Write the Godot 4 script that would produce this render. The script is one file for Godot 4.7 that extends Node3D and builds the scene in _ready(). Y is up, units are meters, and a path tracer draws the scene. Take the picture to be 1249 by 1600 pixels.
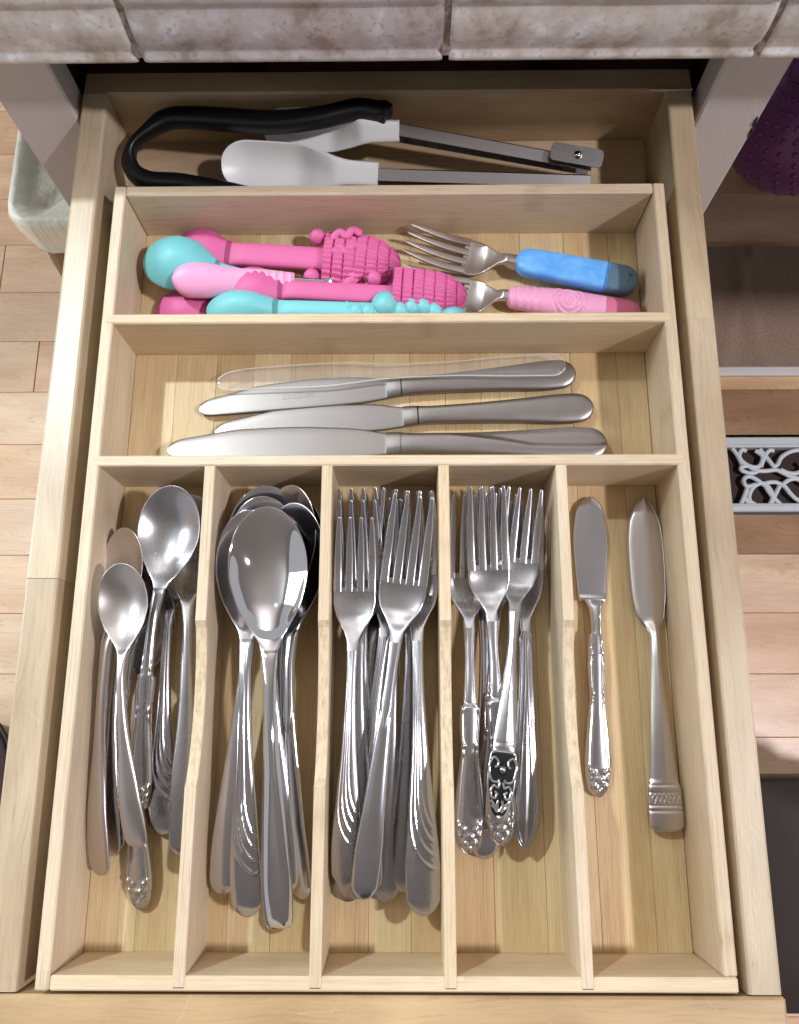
extends Node3D

# All builder coordinates are relative to the top rim of the cutlery tray:
# x to the right, z towards the person at the drawer, y up; RIM lifts them to the room's height.
const RIM := 0.78
const TRAY_FLOOR := -0.0375
var rng := RandomNumberGenerator.new()
var M := {}
var names := {}
var lofts := {}

func _ready():
	rng.seed = 4711
	setup_view()
	make_materials()
	build_room_floor()
	build_cabinet()
	build_counter()
	build_drawer()
	build_tray()
	build_floor_things()
	build_lamps()
	build_tongs()
	build_child_cutlery()
	build_knives()
	build_teaspoons()
	build_tablespoons()
	build_dinner_forks()
	build_salad_forks()
	build_butter_knives()

# ---------------------------------------------------------------- view, light
func setup_view():
	var cam := Camera3D.new()
	cam.name = "camera"
	cam.position = V(0.0100, 0.3867, -0.1108)
	cam.basis = Basis.from_euler(Vector3(-1.3173, 0.0396, -0.0406))
	cam.fov = rad_to_deg(2.0 * atan(800.0 / 1274.87))
	cam.near = 0.02
	cam.far = 40.0
	add_child(cam)
	cam.current = true
	var e := Environment.new()
	e.background_mode = Environment.BG_COLOR
	e.background_color = Color(0.495, 0.50, 0.515)
	e.background_energy_multiplier = 2.3
	e.tonemap_mode = Environment.TONE_MAPPER_LINEAR
	e.tonemap_exposure = 1.0
	e.sdfgi_enabled = true
	e.ssao_enabled = true
	e.ssil_enabled = true
	var we := WorldEnvironment.new()
	we.name = "environment"
	we.environment = e
	add_child(we)

func build_lamps():
	# globe lamp under the ceiling on the right: the hard shadows to the left, the glare on floor and rim
	var cl := thing("ceiling", "plain white ceiling above the kitchen", "ceiling", V(0, 1.78, 0))
	part("panel", board(Vector3(-2.6, 0, -2.6), Vector3(2.6, 0.05, 2.6), "x", Vector2(2, 2), 0.002), M.ceiling_paint, cl)
	var kl := thing("downlight", "round ceiling downlight high above the right side of the drawer", "lamp", V(1.44, 1.774, 0.14))
	var face := CylinderMesh.new(); face.top_radius = 0.085; face.bottom_radius = 0.085; face.height = 0.006; face.radial_segments = 40
	part("lamp_face", face, emitter(Color(1.0, 0.975, 0.96), 8.0), kl)
	part("trim_ring", tube_ring(0.095, 0.012), M.white_paint, kl)
	var key := SpotLight3D.new()
	key.name = "downlight_light"
	key.position = V(1.44, 1.762, 0.14)
	key.rotation = Vector3(-PI / 2, 0, 0)
	key.light_color = Color(0.97, 0.96, 1.0)
	key.light_energy = 6.6
	key.light_size = 0.085
	key.spot_angle = 78.0
	key.spot_angle_attenuation = 0.3
	key.spot_range = 9.0
	key.spot_attenuation = 2.0
	key.shadow_enabled = true
	add_child(key)
	# uplighter standing behind the counter: the ceiling it lights fills the shadows and shows in the steel
	var ul := thing("uplighter", "tall floor lamp with a bowl shade lighting the ceiling behind the counter", "floor lamp", V(0.15, -RIM, -2.30))
	part("pole", tube([Vector3(0, 0.02, 0), Vector3(0, 0.7, 0), Vector3(0, 1.50, 0)], 0.012, 1, 1, 3, 12, false), M.black, ul)
	part("foot", blob(Vector3(0, 0.012, 0), Vector3(0.14, 0.012, 0.14)), M.black, ul)
	part("shade", ring_grid([circle(0.03, 1.50), circle(0.10, 1.53), circle(0.16, 1.60), circle(0.158, 1.602), circle(0.10, 1.545), circle(0.02, 1.535)]), M.white_paint, ul)
	part("lamp_face", blob(Vector3(0, 1.575, 0), Vector3(0.05, 0.02, 0.05)), emitter(Color(1.0, 0.95, 0.90), 4.0), ul)
	var up := SpotLight3D.new()
	up.name = "uplighter_light"
	up.position = V(0.15, 0.84, -2.30)
	up.rotation = Vector3(PI / 2, 0, 0)
	up.light_color = Color(0.965, 0.965, 1.0)
	up.light_energy = 3.2
	up.light_size = 0.05
	up.spot_angle = 75.0
	up.spot_angle_attenuation = 0.5
	up.spot_range = 9.0
	up.spot_attenuation = 2.0
	up.shadow_enabled = true
	add_child(up)
	# dark refrigerator standing behind the person at the drawer; the steel mirrors it
	var fr := thing("refrigerator", "tall dark blue grey refrigerator behind the person at the drawer", "refrigerator", V(0.0, -RIM, 1.55))
	part("body", board(Vector3(-0.38, 0.04, -0.28), Vector3(0.38, 1.80, 0.35), "y", Vector2(1, 1), 0.012), M.fridge, fr)
	for q in [[0.05, 0.60], [0.62, 1.78]]:
		var dr := part("door", board(Vector3(-0.378, q[0], -0.335), Vector3(0.378, q[1], -0.283), "y", Vector2(1, 1), 0.012), M.fridge, fr)
		part("handle", tube([Vector3(-0.31, q[0] + 0.06, -0.37), Vector3(-0.31, (q[0] + q[1]) * 0.5, -0.375), Vector3(-0.31, q[1] - 0.06, -0.37)], 0.011, 1, 1, 4, 12), M.steel1, dr)
	# low window on the left, behind the end of the counter
	lamp_panel("window", V(-2.3, 0.95, -0.75), Vector3(1.0, -0.28, 0.2).normalized(), Vector2(0.9, 1.1), Color(0.90, 0.95, 1.0), 3.2, 2.0,
		"bright window beyond the left end of the counter", "window")
	# recessed spot above the left end of the counter
	var t := thing("ceiling_spot", "small round ceiling spot above the left end of the counter", "lamp", Vector3.ZERO)
	var at := V(-0.92, 1.6, -1.02)
	var disc := CylinderMesh.new(); disc.top_radius = 0.05; disc.bottom_radius = 0.05; disc.height = 0.01; disc.radial_segments = 32
	var d := MeshInstance3D.new(); d.name = "lamp_face"; d.mesh = disc; d.position = at
	d.material_override = emitter(Color(1, 0.98, 0.93), 6.0)
	t.add_child(d)
	var ringm := CylinderMesh.new(); ringm.top_radius = 0.07; ringm.bottom_radius = 0.07; ringm.height = 0.012; ringm.radial_segments = 32
	var r := MeshInstance3D.new(); r.name = "trim_ring"; r.mesh = ringm; r.position = at + Vector3(0, 0.013, 0)
	r.material_override = M.white_paint
	t.add_child(r)
	var s := SpotLight3D.new()
	s.name = "spot_light"
	s.light_color = Color(0.93, 0.98, 1.0)
	s.light_energy = 3.4
	s.light_size = 0.04
	s.spot_range = 8.0
	s.spot_attenuation = 2.0
	s.spot_angle = 21.0
	s.spot_angle_attenuation = 0.4
	s.shadow_enabled = true
	add_child(s)
	s.look_at_from_position(at + Vector3(0, -0.02, 0), V(-0.55, 0.0, -0.18), Vector3(0, 0, 1))

func circle(r: float, y: float, n := 32) -> Array:
	var o: Array = []
	for k in n: o.append(Vector3(r * cos(TAU * k / n), y, r * sin(TAU * k / n)))
	return o

func tube_ring(r: float, w: float) -> ArrayMesh:
	return sweep(closed_path(circle(r, 0.0)), func(_t): return Vector2(w, 0.006), 8, false)

func emitter(c: Color, k: float) -> StandardMaterial3D:
	var m := StandardMaterial3D.new()
	m.albedo_color = c
	m.emission_enabled = true
	m.emission = c
	m.emission_energy_multiplier = k
	return m

func lamp_panel(called: String, at: Vector3, towards: Vector3, size: Vector2, c: Color, energy: float, glow: float, label: String, cat: String):
	var t := thing(called, label, cat, Vector3.ZERO)
	var b := Basis.looking_at(towards, Vector3(0, 0, 1) if absf(towards.y) > 0.9 else Vector3.UP)
	var pm := BoxMesh.new(); pm.size = Vector3(size.x, size.y, 0.01)
	var f := MeshInstance3D.new(); f.name = "lamp_face"; f.mesh = pm; f.transform = Transform3D(b, at - towards * 0.006)
	f.material_override = emitter(c, glow)
	t.add_child(f)
	for k in 4:
		var fm := BoxMesh.new()
		var hor := k < 2
		fm.size = Vector3(size.x + 0.06, 0.03, 0.03) if hor else Vector3(0.03, size.y, 0.03)
		var fr := MeshInstance3D.new(); fr.name = "frame" + ("" if k == 0 else "_%03d" % k); fr.mesh = fm
		var off := Vector3(0, (size.y + 0.03) * (0.5 if k == 0 else -0.5), 0) if hor else Vector3((size.x + 0.03) * (0.5 if k == 2 else -0.5), 0, 0)
		fr.transform = Transform3D(b, at - towards * 0.006 + b * off)
		fr.material_override = M.white_paint
		t.add_child(fr)
	var l := AreaLight3D.new()
	l.name = called + "_light"
	l.area_size = size
	l.light_color = c
	l.light_energy = energy
	l.area_range = 9.0
	l.area_attenuation = 2.0
	l.shadow_enabled = true
	l.transform = Transform3D(b, at + towards * 0.004)
	add_child(l)

# ---------------------------------------------------------------- small helpers
func V(x: float, y: float, z: float) -> Vector3:
	return Vector3(x, y + RIM, z)

func numbered(n: String) -> String:
	if not names.has(n):
		names[n] = 0
		return n
	names[n] += 1
	return "%s_%03d" % [n, names[n]]

func thing(called: String, label: String, cat: String, at := Vector3.ZERO, group := "") -> Node3D:
	var o := Node3D.new()
	o.name = numbered(called)
	add_child(o)
	o.position = at
	o.set_meta("label", label)
	o.set_meta("category", cat)
	if group != "":
		o.set_meta("group", group)
	return o

func part(called: String, mesh: Mesh, mat: Material, parent: Node) -> MeshInstance3D:
	var o := MeshInstance3D.new()
	var n := called
	var k := 0
	while parent.has_node(NodePath(n)):
		k += 1
		n = "%s_%03d" % [called, k]
	o.name = n
	o.mesh = mesh
	if mat != null:
		o.material_override = mat
	parent.add_child(o, true)
	return o

# ---------------------------------------------------------------- textures
func noise_bytes(w: int, h: int, W: int, H: int, fy: float, sd: int, oct := 3) -> PackedByteArray:
	var n := FastNoiseLite.new()
	n.seed = sd
	n.noise_type = FastNoiseLite.TYPE_SIMPLEX_SMOOTH
	n.frequency = fy
	n.fractal_octaves = oct
	var im := n.get_seamless_image(w, h, false, false, 0.12)
	im.convert(Image.FORMAT_L8)
	if w != W or h != H:
		im.resize(W, H, Image.INTERPOLATE_CUBIC)
	return im.get_data()

func tex(im: Image) -> ImageTexture:
	im.generate_mipmaps()
	return ImageTexture.create_from_image(im)

# wood with the grain along u: fine fibres, broad tone, strips across v, knuckles (bamboo nodes)
func wood_image(W: int, H: int, sd: int, base: Color, dark: Color, fibre: float, broad: float, strips: int, strip_tone: float, knuckles: float, wave: float) -> Image:
	var a := noise_bytes(maxi(W / 64, 8), H, W, H, 0.16, sd, 3)
	var b := noise_bytes(maxi(W / 16, 8), H, W, H, 0.30, sd + 7, 2)
	var c := noise_bytes(maxi(W / 16, 8), maxi(H / 8, 8), W, H, 0.05, sd + 13, 4)
	var d := noise_bytes(maxi(W / 4, 8), H, W, H, 0.35, sd + 17, 2)
	var data := PackedByteArray()
	data.resize(W * H * 3)
	var tones: Array = []
	var nodes_at: Array = []
	var r := RandomNumberGenerator.new()
	r.seed = sd
	for k in strips:
		tones.append(r.randf_range(-1, 1) * strip_tone)
		nodes_at.append(r.randf())
	for y in H:
		var k := int(float(y) * strips / H)
		var tone: float = tones[k]
		var na: float = nodes_at[k]
		var edge: float = absf(fposmod(float(y) * strips / H, 1.0) - 0.0)
		var seam := 0.10 if (edge < 0.02 and strips > 1) else 0.0
		for x in W:
			var i := y * W + x
			var yy := y
			if wave > 0.0:
				yy = (y + int(wave * (c[i] - 128))) & (H - 1)
			var j := yy * W + x
			var fa := float(a[j]) / 255.0
			var fb := float(b[j]) / 255.0
			var v := maxf(0.0, fb - 0.55) * 2.2 * fibre + maxf(0.0, fa - 0.5) * 1.2 * fibre
			v += (float(c[i]) / 255.0 - 0.5) * broad + tone + seam
			if knuckles > 0.0:
				var dx := absf(float(x) / W - na)
				if dx < 0.02:
					v += knuckles * (1.0 - dx / 0.02) * (0.3 + 1.4 * maxf(0.0, float(d[i]) / 255.0 - 0.45))
			v = clampf(v, -0.25, 1.0)
			var q := i * 3
			data[q] = clampi(int(255.0 * (base.r + (dark.r - base.r) * v)), 0, 255)
			data[q + 1] = clampi(int(255.0 * (base.g + (dark.g - base.g) * v)), 0, 255)
			data[q + 2] = clampi(int(255.0 * (base.b + (dark.b - base.b) * v)), 0, 255)
	return Image.create_from_data(W, H, false, Image.FORMAT_RGB8, data)

# pale scratches and small dark dents
func scuffed(im: Image, sd: int, n: int) -> Image:
	var r := RandomNumberGenerator.new()
	r.seed = sd
	var W := im.get_width()
	var H := im.get_height()
	for k in n:
		var x := r.randf() * W
		var y := r.randf() * H
		var a := r.randf_range(-0.7, 0.7)
		var pale := r.randf() < 0.72
		var c := Color(0.90, 0.86, 0.80) if pale else Color(0.34, 0.25, 0.17)
		var amount := r.randf_range(0.10, 0.42)
		var steps := r.randi_range(4, 46) if pale else r.randi_range(2, 7)
		for i in steps:
			a += r.randf_range(-0.12, 0.12)
			x += cos(a); y += sin(a) * 2.0
			var px := posmod(int(x), W)
			var py := posmod(int(y), H)
			im.set_pixel(px, py, im.get_pixel(px, py).lerp(c, amount))
	return im

func mottled_image(W: int, sd: int, cols: Array, f: float, oct: int, pits: float) -> Image:
	var a := noise_bytes(W, W, W, W, f, sd, oct)
	var b := noise_bytes(W, W, W, W, f * 3.1, sd + 3, oct)
	var c := noise_bytes(W, W, W, W, f * 9.0, sd + 5, 3)
	var data := PackedByteArray()
	data.resize(W * W * 3)
	for i in W * W:
		var t := clampf((float(a[i]) * 0.62 + float(b[i]) * 0.38) / 255.0 * 1.9 - 0.45, 0.0, 0.999) * (cols.size() - 1)
		var k := int(t)
		var col: Color = (cols[k] as Color).lerp(cols[k + 1], t - k)
		var p := maxf(0.0, float(c[i]) / 255.0 * (0.6 + 0.4 * float(b[i]) / 255.0) - 0.52) * pits
		data[i * 3] = clampi(int(255.0 * col.r * (1.0 - p)), 0, 255)
		data[i * 3 + 1] = clampi(int(255.0 * col.g * (1.0 - p * 1.1)), 0, 255)
		data[i * 3 + 2] = clampi(int(255.0 * col.b * (1.0 - p * 1.2)), 0, 255)
	return Image.create_from_data(W, W, false, Image.FORMAT_RGB8, data)

func gray_image(W: int, H: int, bytes: PackedByteArray, lo: float, hi: float) -> Image:
	var data := PackedByteArray()
	data.resize(W * H)
	for i in W * H:
		data[i] = clampi(int(255.0 * lerpf(lo, hi, clampf((float(bytes[i]) / 255.0 - 0.2) / 0.6, 0, 1))), 0, 255)
	return Image.create_from_data(W, H, false, Image.FORMAT_L8, data)

func mat(c: Color, rough: float, metal := 0.0, t: Texture2D = null) -> StandardMaterial3D:
	var m := StandardMaterial3D.new()
	m.albedo_color = c
	m.roughness = rough
	m.metallic = metal
	if t != null:
		m.albedo_texture = t
	return m

func make_materials():
	var bamboo := tex(wood_image(1024, 512, 11, Color(0.828, 0.752, 0.640), Color(0.60, 0.485, 0.355), 0.42, 0.24, 5, 0.06, 0.5, 0.0))
	var bamboo_floor := tex(wood_image(1024, 512, 23, Color(0.815, 0.724, 0.556), Color(0.57, 0.435, 0.28), 0.48, 0.30, 1, 0.0, 0.35, 0.0))
	var bamboo_height := tex(gray_image(512, 512, noise_bytes(16, 512, 512, 512, 0.3, 31, 2), 0.0, 1.0))
	var maple := tex(scuffed(wood_image(1024, 512, 37, Color(0.745, 0.670, 0.555), Color(0.50, 0.405, 0.30), 0.26, 0.62, 1, 0.0, 0.0, 0.10), 5, 170))
	var oak := tex(wood_image(1024, 512, 41, Color(0.90, 0.765, 0.63), Color(0.66, 0.48, 0.34), 0.36, 0.45, 1, 0.0, 0.0, 0.30))
	var endg := tex(mottled_image(256, 51, [Color(0.72, 0.63, 0.50), Color(0.81, 0.73, 0.60), Color(0.83, 0.755, 0.635)], 0.16, 3, 0.8))
	var fine := tex(gray_image(512, 512, noise_bytes(512, 512, 512, 512, 0.25, 61, 3), 0.0, 1.0))
	for k in 4:
		var tint: Color = [Color(1, 1, 1), Color(0.965, 0.955, 0.93), Color(1.0, 0.985, 0.955), Color(0.95, 0.93, 0.89)][k]
		var b := mat(tint, 0.52, 0.0, bamboo)
		b.heightmap_enabled = true; b.heightmap_texture = bamboo_height; b.heightmap_scale = 0.006
		M["bamboo%d" % k] = b
		var tf: Color = [Color(1, 1, 1), Color(0.94, 0.91, 0.87), Color(0.98, 0.97, 0.95), Color(0.96, 0.93, 0.89)][k]
		var bf := mat(tf, 0.48, 0.0, bamboo_floor)
		bf.heightmap_enabled = true; bf.heightmap_texture = bamboo_height; bf.heightmap_scale = 0.006
		M["floor%d" % k] = bf
		var tm: Color = [Color(1, 1, 1), Color(0.98, 0.97, 0.95), Color(0.93, 0.89, 0.85), Color(0.97, 0.91, 0.82)][k]
		var mp := mat(tm, [0.36, 0.34, 0.6, 0.5][k], 0.0, maple)
		mp.heightmap_enabled = true; mp.heightmap_texture = fine; mp.heightmap_scale = 0.003
		M["maple%d" % k] = mp
		var to: Color = [Color(1, 1, 1), Color(0.97, 0.93, 0.89), Color(1.0, 0.97, 0.95), Color(0.95, 0.90, 0.85)][k]
		var ok := mat(to, 0.34, 0.0, oak)
		ok.heightmap_enabled = true; ok.heightmap_texture = fine; ok.heightmap_scale = 0.004
		M["oak%d" % k] = ok
	M.endgrain = mat(Color(1, 1, 1), 0.7, 0.0, endg)
	var stone_cols: Array = [Color(0.68, 0.615, 0.555), Color(0.78, 0.735, 0.69), Color(0.82, 0.785, 0.75), Color(0.855, 0.83, 0.805), Color(0.93, 0.92, 0.91)]
	var stone_h := tex(gray_image(512, 512, noise_bytes(512, 512, 512, 512, 0.03, 71, 5), 0.0, 1.0))
	for k in 2:
		var im := mottled_image(512, 80 + k * 9, stone_cols, 0.007 + 0.002 * k, 5, 0.55)
		var st := mat(Color(1, 1, 1), 0.38, 0.0, tex(im))
		st.heightmap_enabled = true; st.heightmap_texture = stone_h; st.heightmap_scale = 0.014
		M["stone%d" % k] = st
	M.stone2 = M.stone0.duplicate(); M.stone2.albedo_color = Color(0.93, 0.93, 0.95)
	M.joint = mat(Color(0.30, 0.23, 0.16), 0.9)
	M.grout = mat(Color(0.70, 0.64, 0.58), 0.9, 0.0, tex(mottled_image(128, 91, [Color(0.7, 0.7, 0.7), Color(1, 1, 1)], 0.1, 3, 0.6)))
	M.white_paint = mat(Color(0.80, 0.765, 0.75), 0.42)
	M.white_paint.heightmap_enabled = true; M.white_paint.heightmap_texture = fine; M.white_paint.heightmap_scale = 0.01
	M.ceiling_paint = mat(Color(0.86, 0.84, 0.81), 0.9)
	M.fridge = mat(Color(0.16, 0.17, 0.21), 0.35)
	M.dark_wood = mat(Color(0.27, 0.17, 0.12), 0.6, 0.0, maple)
	M.cream = mat(Color(0.82, 0.78, 0.70), 0.5)
	# steel: smudges in the roughness, a little uneven tone
	var sm_a := noise_bytes(512, 512, 512, 512, 0.008, 101, 4)
	var sm_b := noise_bytes(16, 512, 512, 512, 0.30, 107, 2)
	var sm_c := noise_bytes(512, 512, 512, 512, 0.09, 109, 2)
	for i in sm_a.size():
		sm_a[i] = clampi(int(0.45 * sm_a[i] + 0.35 * sm_b[i] + 0.20 * sm_c[i]), 0, 255)
	var smudge := tex(gray_image(512, 512, sm_a, 0.84, 1.0))
	var brush := tex(gray_image(512, 512, noise_bytes(16, 512, 512, 512, 0.35, 103, 3), 0.0, 1.0))
	for k in 6:
		var c: Color = [Color(0.86, 0.85, 0.85), Color(0.735, 0.725, 0.73), Color(0.77, 0.735, 0.715), Color(0.78, 0.775, 0.79), Color(0.64, 0.63, 0.635), Color(0.57, 0.545, 0.53)][k]
		var s := mat(c, [0.05, 0.29, 0.36, 0.19, 0.31, 0.42][k], 1.0)
		s.roughness_texture = smudge
		s.roughness_texture_channel = BaseMaterial3D.TEXTURE_CHANNEL_RED
		s.uv1_scale = Vector3(9.0, 1.0, 1.0)
		M["steel%d" % k] = s
	M.oxidised = mat(Color(0.10, 0.095, 0.09), 0.5, 0.6)
	M.etch = mat(Color(0.53, 0.505, 0.49), 0.46, 1.0)
	M.black = mat(Color(0.030, 0.030, 0.036), 0.42)
	M.nylon = mat(Color(0.89, 0.885, 0.87), 0.38)
	M.teal = mat(Color(0.45, 0.74, 0.75), 0.5)
	M.hot_pink = mat(Color(0.80, 0.37, 0.57), 0.55)
	M.deep_pink = mat(Color(0.80, 0.42, 0.53), 0.42)
	M.pale_pink = mat(Color(0.90, 0.62, 0.75), 0.42)
	M.blue = mat(Color(1, 1, 1), 0.35, 0.0, tex(mottled_image(256, 131, [Color(0.34, 0.62, 0.90), Color(0.40, 0.67, 0.93), Color(0.47, 0.72, 0.95)], 0.012, 3, 0.0)))
	M.blue.uv1_scale = Vector3(14, 1, 1)
	M.slate = mat(Color(0.33, 0.43, 0.50), 0.45)
	M.ink = mat(Color(0.11, 0.14, 0.18), 0.6)
	M.clear = mat(Color(0.97, 0.97, 0.96, 0.05), 0.02)
	M.clear.transparency = BaseMaterial3D.TRANSPARENCY_ALPHA
	M.clear_edge = mat(Color(0.96, 0.96, 0.95, 0.30), 0.05)
	M.clear_edge.transparency = BaseMaterial3D.TRANSPARENCY_ALPHA
	M.purple = mat(Color(0.50, 0.29, 0.49), 0.28)
	M.leather = mat(Color(0.19, 0.145, 0.125), 0.55)
	M.violet_grey = mat(Color(0.42, 0.38, 0.42), 0.75)
	M.bin_tan = mat(Color(0.52, 0.38, 0.25), 0.5)
	M.liner = mat(Color(0.97, 0.945, 0.86), 0.40)
	M.liner.heightmap_enabled = true; M.liner.heightmap_texture = stone_h; M.liner.heightmap_scale = 0.05; M.liner.uv1_scale = Vector3(2, 2, 2)
	M.liner.backlight_enabled = true
	M.liner.backlight = Color(0.3, 0.3, 0.3)
	M.rug = mat(Color(0.64, 0.54, 0.47), 0.95, 0.0, tex(mottled_image(256, 141, [Color(0.85, 0.84, 0.82), Color(1, 1, 1)], 0.2, 3, 0.3)))
	M.rug_edge = mat(Color(0.86, 0.83, 0.80), 0.9)
	M.vent_paint = mat(Color(0.84, 0.86, 0.86), 0.4)
	M.vent_dark = mat(Color(0.06, 0.065, 0.085), 0.5)

# ---------------------------------------------------------------- boards
# flat-shaded skin over rings of points; u runs along the rings' path, v round them (metres / uv)
func skin(rings: Array, uv: Vector2, off: Vector2, caps := true, top_from := -1, top_to := -1, top_mat: Material = null) -> ArrayMesh:
	var main := SurfaceTool.new(); main.begin(Mesh.PRIMITIVE_TRIANGLES)
	var other := SurfaceTool.new(); other.begin(Mesh.PRIMITIVE_TRIANGLES)
	var has_other := false
	var n: int = rings[0].size()
	var centre := Vector3.ZERO
	for r in rings:
		for p in r:
			centre += p
	centre /= float(rings.size() * n)
	var u0 := 0.0
	var per: Array = [0.0]
	for k in n:
		per.append(per[k] + (rings[0][(k + 1) % n] as Vector3).distance_to(rings[0][k]))
	for i in rings.size() - 1:
		var mid_a := Vector3.ZERO
		var mid_b := Vector3.ZERO
		for k in n:
			mid_a += rings[i][k]; mid_b += rings[i + 1][k]
		var u1 := u0 + mid_a.distance_to(mid_b) / n
		var axis := ((mid_a + mid_b) / (2.0 * n))
		for k in n:
			var k2 := (k + 1) % n
			var q: Array = [rings[i][k], rings[i][k2], rings[i + 1][k2], rings[i + 1][k]]
			var t: Array = [Vector2(u0, per[k]), Vector2(u0, per[k + 1]), Vector2(u1, per[k + 1]), Vector2(u1, per[k])]
			var st := main
			if top_mat != null and i >= top_from and i < top_to and k >= 2 and k <= 4:
				st = other; has_other = true
			quad(st, q, t, axis, uv, off)
		u0 = u1
	if caps:
		for e in [0, rings.size() - 1]:
			var c := Vector3.ZERO
			for p in rings[e]:
				c += p
			c /= n
			for k in n:
				var k2 := (k + 1) % n
				tri(main, [c, rings[e][k], rings[e][k2]], [Vector2(0, 0), Vector2(0.004, per[k]), Vector2(0.004, per[k + 1])], centre, uv, off)
	var m: ArrayMesh = main.commit()
	if has_other:
		m = other.commit(m)
		m.surface_set_material(1, top_mat)
	return m

func tri(st: SurfaceTool, p: Array, t: Array, inside: Vector3, uv: Vector2, off: Vector2):
	var nrm: Vector3 = (p[2] - p[0]).cross(p[1] - p[0])
	if nrm.length_squared() < 1e-18:
		return
	nrm = nrm.normalized()
	var order := [0, 1, 2]
	if nrm.dot((p[0] + p[1] + p[2]) / 3.0 - inside) < 0.0:
		order = [0, 2, 1]
		nrm = -nrm
	for k in order:
		st.set_normal(nrm)
		st.set_uv(Vector2(t[k].x / uv.x, t[k].y / uv.y) + off)
		st.add_vertex(p[k])

func quad(st: SurfaceTool, q: Array, t: Array, inside: Vector3, uv: Vector2, off: Vector2):
	tri(st, [q[0], q[1], q[2]], [t[0], t[1], t[2]], inside, uv, off)
	tri(st, [q[0], q[2], q[3]], [t[0], t[2], t[3]], inside, uv, off)

func rnd_off() -> Vector2:
	return Vector2(rng.randf(), rng.randf())

# chamfered board between two end rectangles; axis "x", "y" or "z" is the way of the grain
func board(a: Vector3, b: Vector3, axis: String, uv := Vector2(0.4, 0.1), bevel := 0.0007) -> ArrayMesh:
	var lo := Vector3(minf(a.x, b.x), minf(a.y, b.y), minf(a.z, b.z))
	var hi := Vector3(maxf(a.x, b.x), maxf(a.y, b.y), maxf(a.z, b.z))
	var rings: Array = []
	var e := bevel
	for k in 4:
		var f: float = [0.0, 1.0, 1.0, 0.0][k]
		var inset: float = [e, 0.0, 0.0, e][k]
		var s: float
		var lo2: Vector2
		var hi2: Vector2
		var ext: float = [0.0, e, -e, 0.0][k]
		if axis == "x":
			s = (lo.x if k < 2 else hi.x) + ext; lo2 = Vector2(lo.z, lo.y); hi2 = Vector2(hi.z, hi.y)
		elif axis == "y":
			s = (lo.y if k < 2 else hi.y) + ext; lo2 = Vector2(lo.x, lo.z); hi2 = Vector2(hi.x, hi.z)
		else:
			s = (lo.z if k < 2 else hi.z) + ext; lo2 = Vector2(lo.x, lo.y); hi2 = Vector2(hi.x, hi.y)
		lo2 += Vector2(inset, inset); hi2 -= Vector2(inset, inset)
		var c := maxf(e - inset, 0.00005)
		var sec: Array = [Vector2(lo2.x, lo2.y + c), Vector2(lo2.x, hi2.y - c), Vector2(lo2.x + c, hi2.y), Vector2(hi2.x - c, hi2.y), Vector2(hi2.x, hi2.y - c), Vector2(hi2.x, lo2.y + c), Vector2(hi2.x - c, lo2.y), Vector2(lo2.x + c, lo2.y)]
		var ring: Array = []
		for p in sec:
			ring.append(Vector3(s, p.y, p.x) if axis == "x" else (Vector3(p.x, s, p.y) if axis == "y" else Vector3(p.x, p.y, s)))
		rings.append(ring)
	return skin(rings, uv, rnd_off())

# ---------------------------------------------------------------- lofts (cutlery)
func hermite(keys: Array, s: float) -> Array:
	var n := keys.size()
	if s <= keys[0][0]:
		return keys[0]
	if s >= keys[n - 1][0]:
		return keys[n - 1]
	var i := 0
	while i < n - 2 and s > keys[i + 1][0]:
		i += 1
	var k0: Array = keys[maxi(i - 1, 0)]
	var k1: Array = keys[i]
	var k2: Array = keys[i + 1]
	var k3: Array = keys[mini(i + 2, n - 1)]
	var h: float = k2[0] - k1[0]
	var t: float = (s - k1[0]) / h
	var out: Array = [s]
	for c in range(1, k1.size()):
		var d1: float = (k2[c] - k1[c]) / h
		var d0: float = d1 if i == 0 else (k1[c] - k0[c]) / (k1[0] - k0[0])
		var d2: float = d1 if i == n - 2 else (k3[c] - k2[c]) / (k3[0] - k2[0])
		var m1: float = 0.0 if d0 * d1 <= 0.0 else 2.0 * d0 * d1 / (d0 + d1)
		var m2: float = 0.0 if d1 * d2 <= 0.0 else 2.0 * d1 * d2 / (d1 + d2)
		if i == 0: m1 = d1
		if i == n - 2: m2 = d1
		var t2 := t * t
		var t3 := t2 * t
		out.append((2 * t3 - 3 * t2 + 1) * k1[c] + (t3 - 2 * t2 + t) * h * m1 + (-2 * t3 + 3 * t2) * k2[c] + (t3 - t2) * h * m2)
	return out

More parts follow.
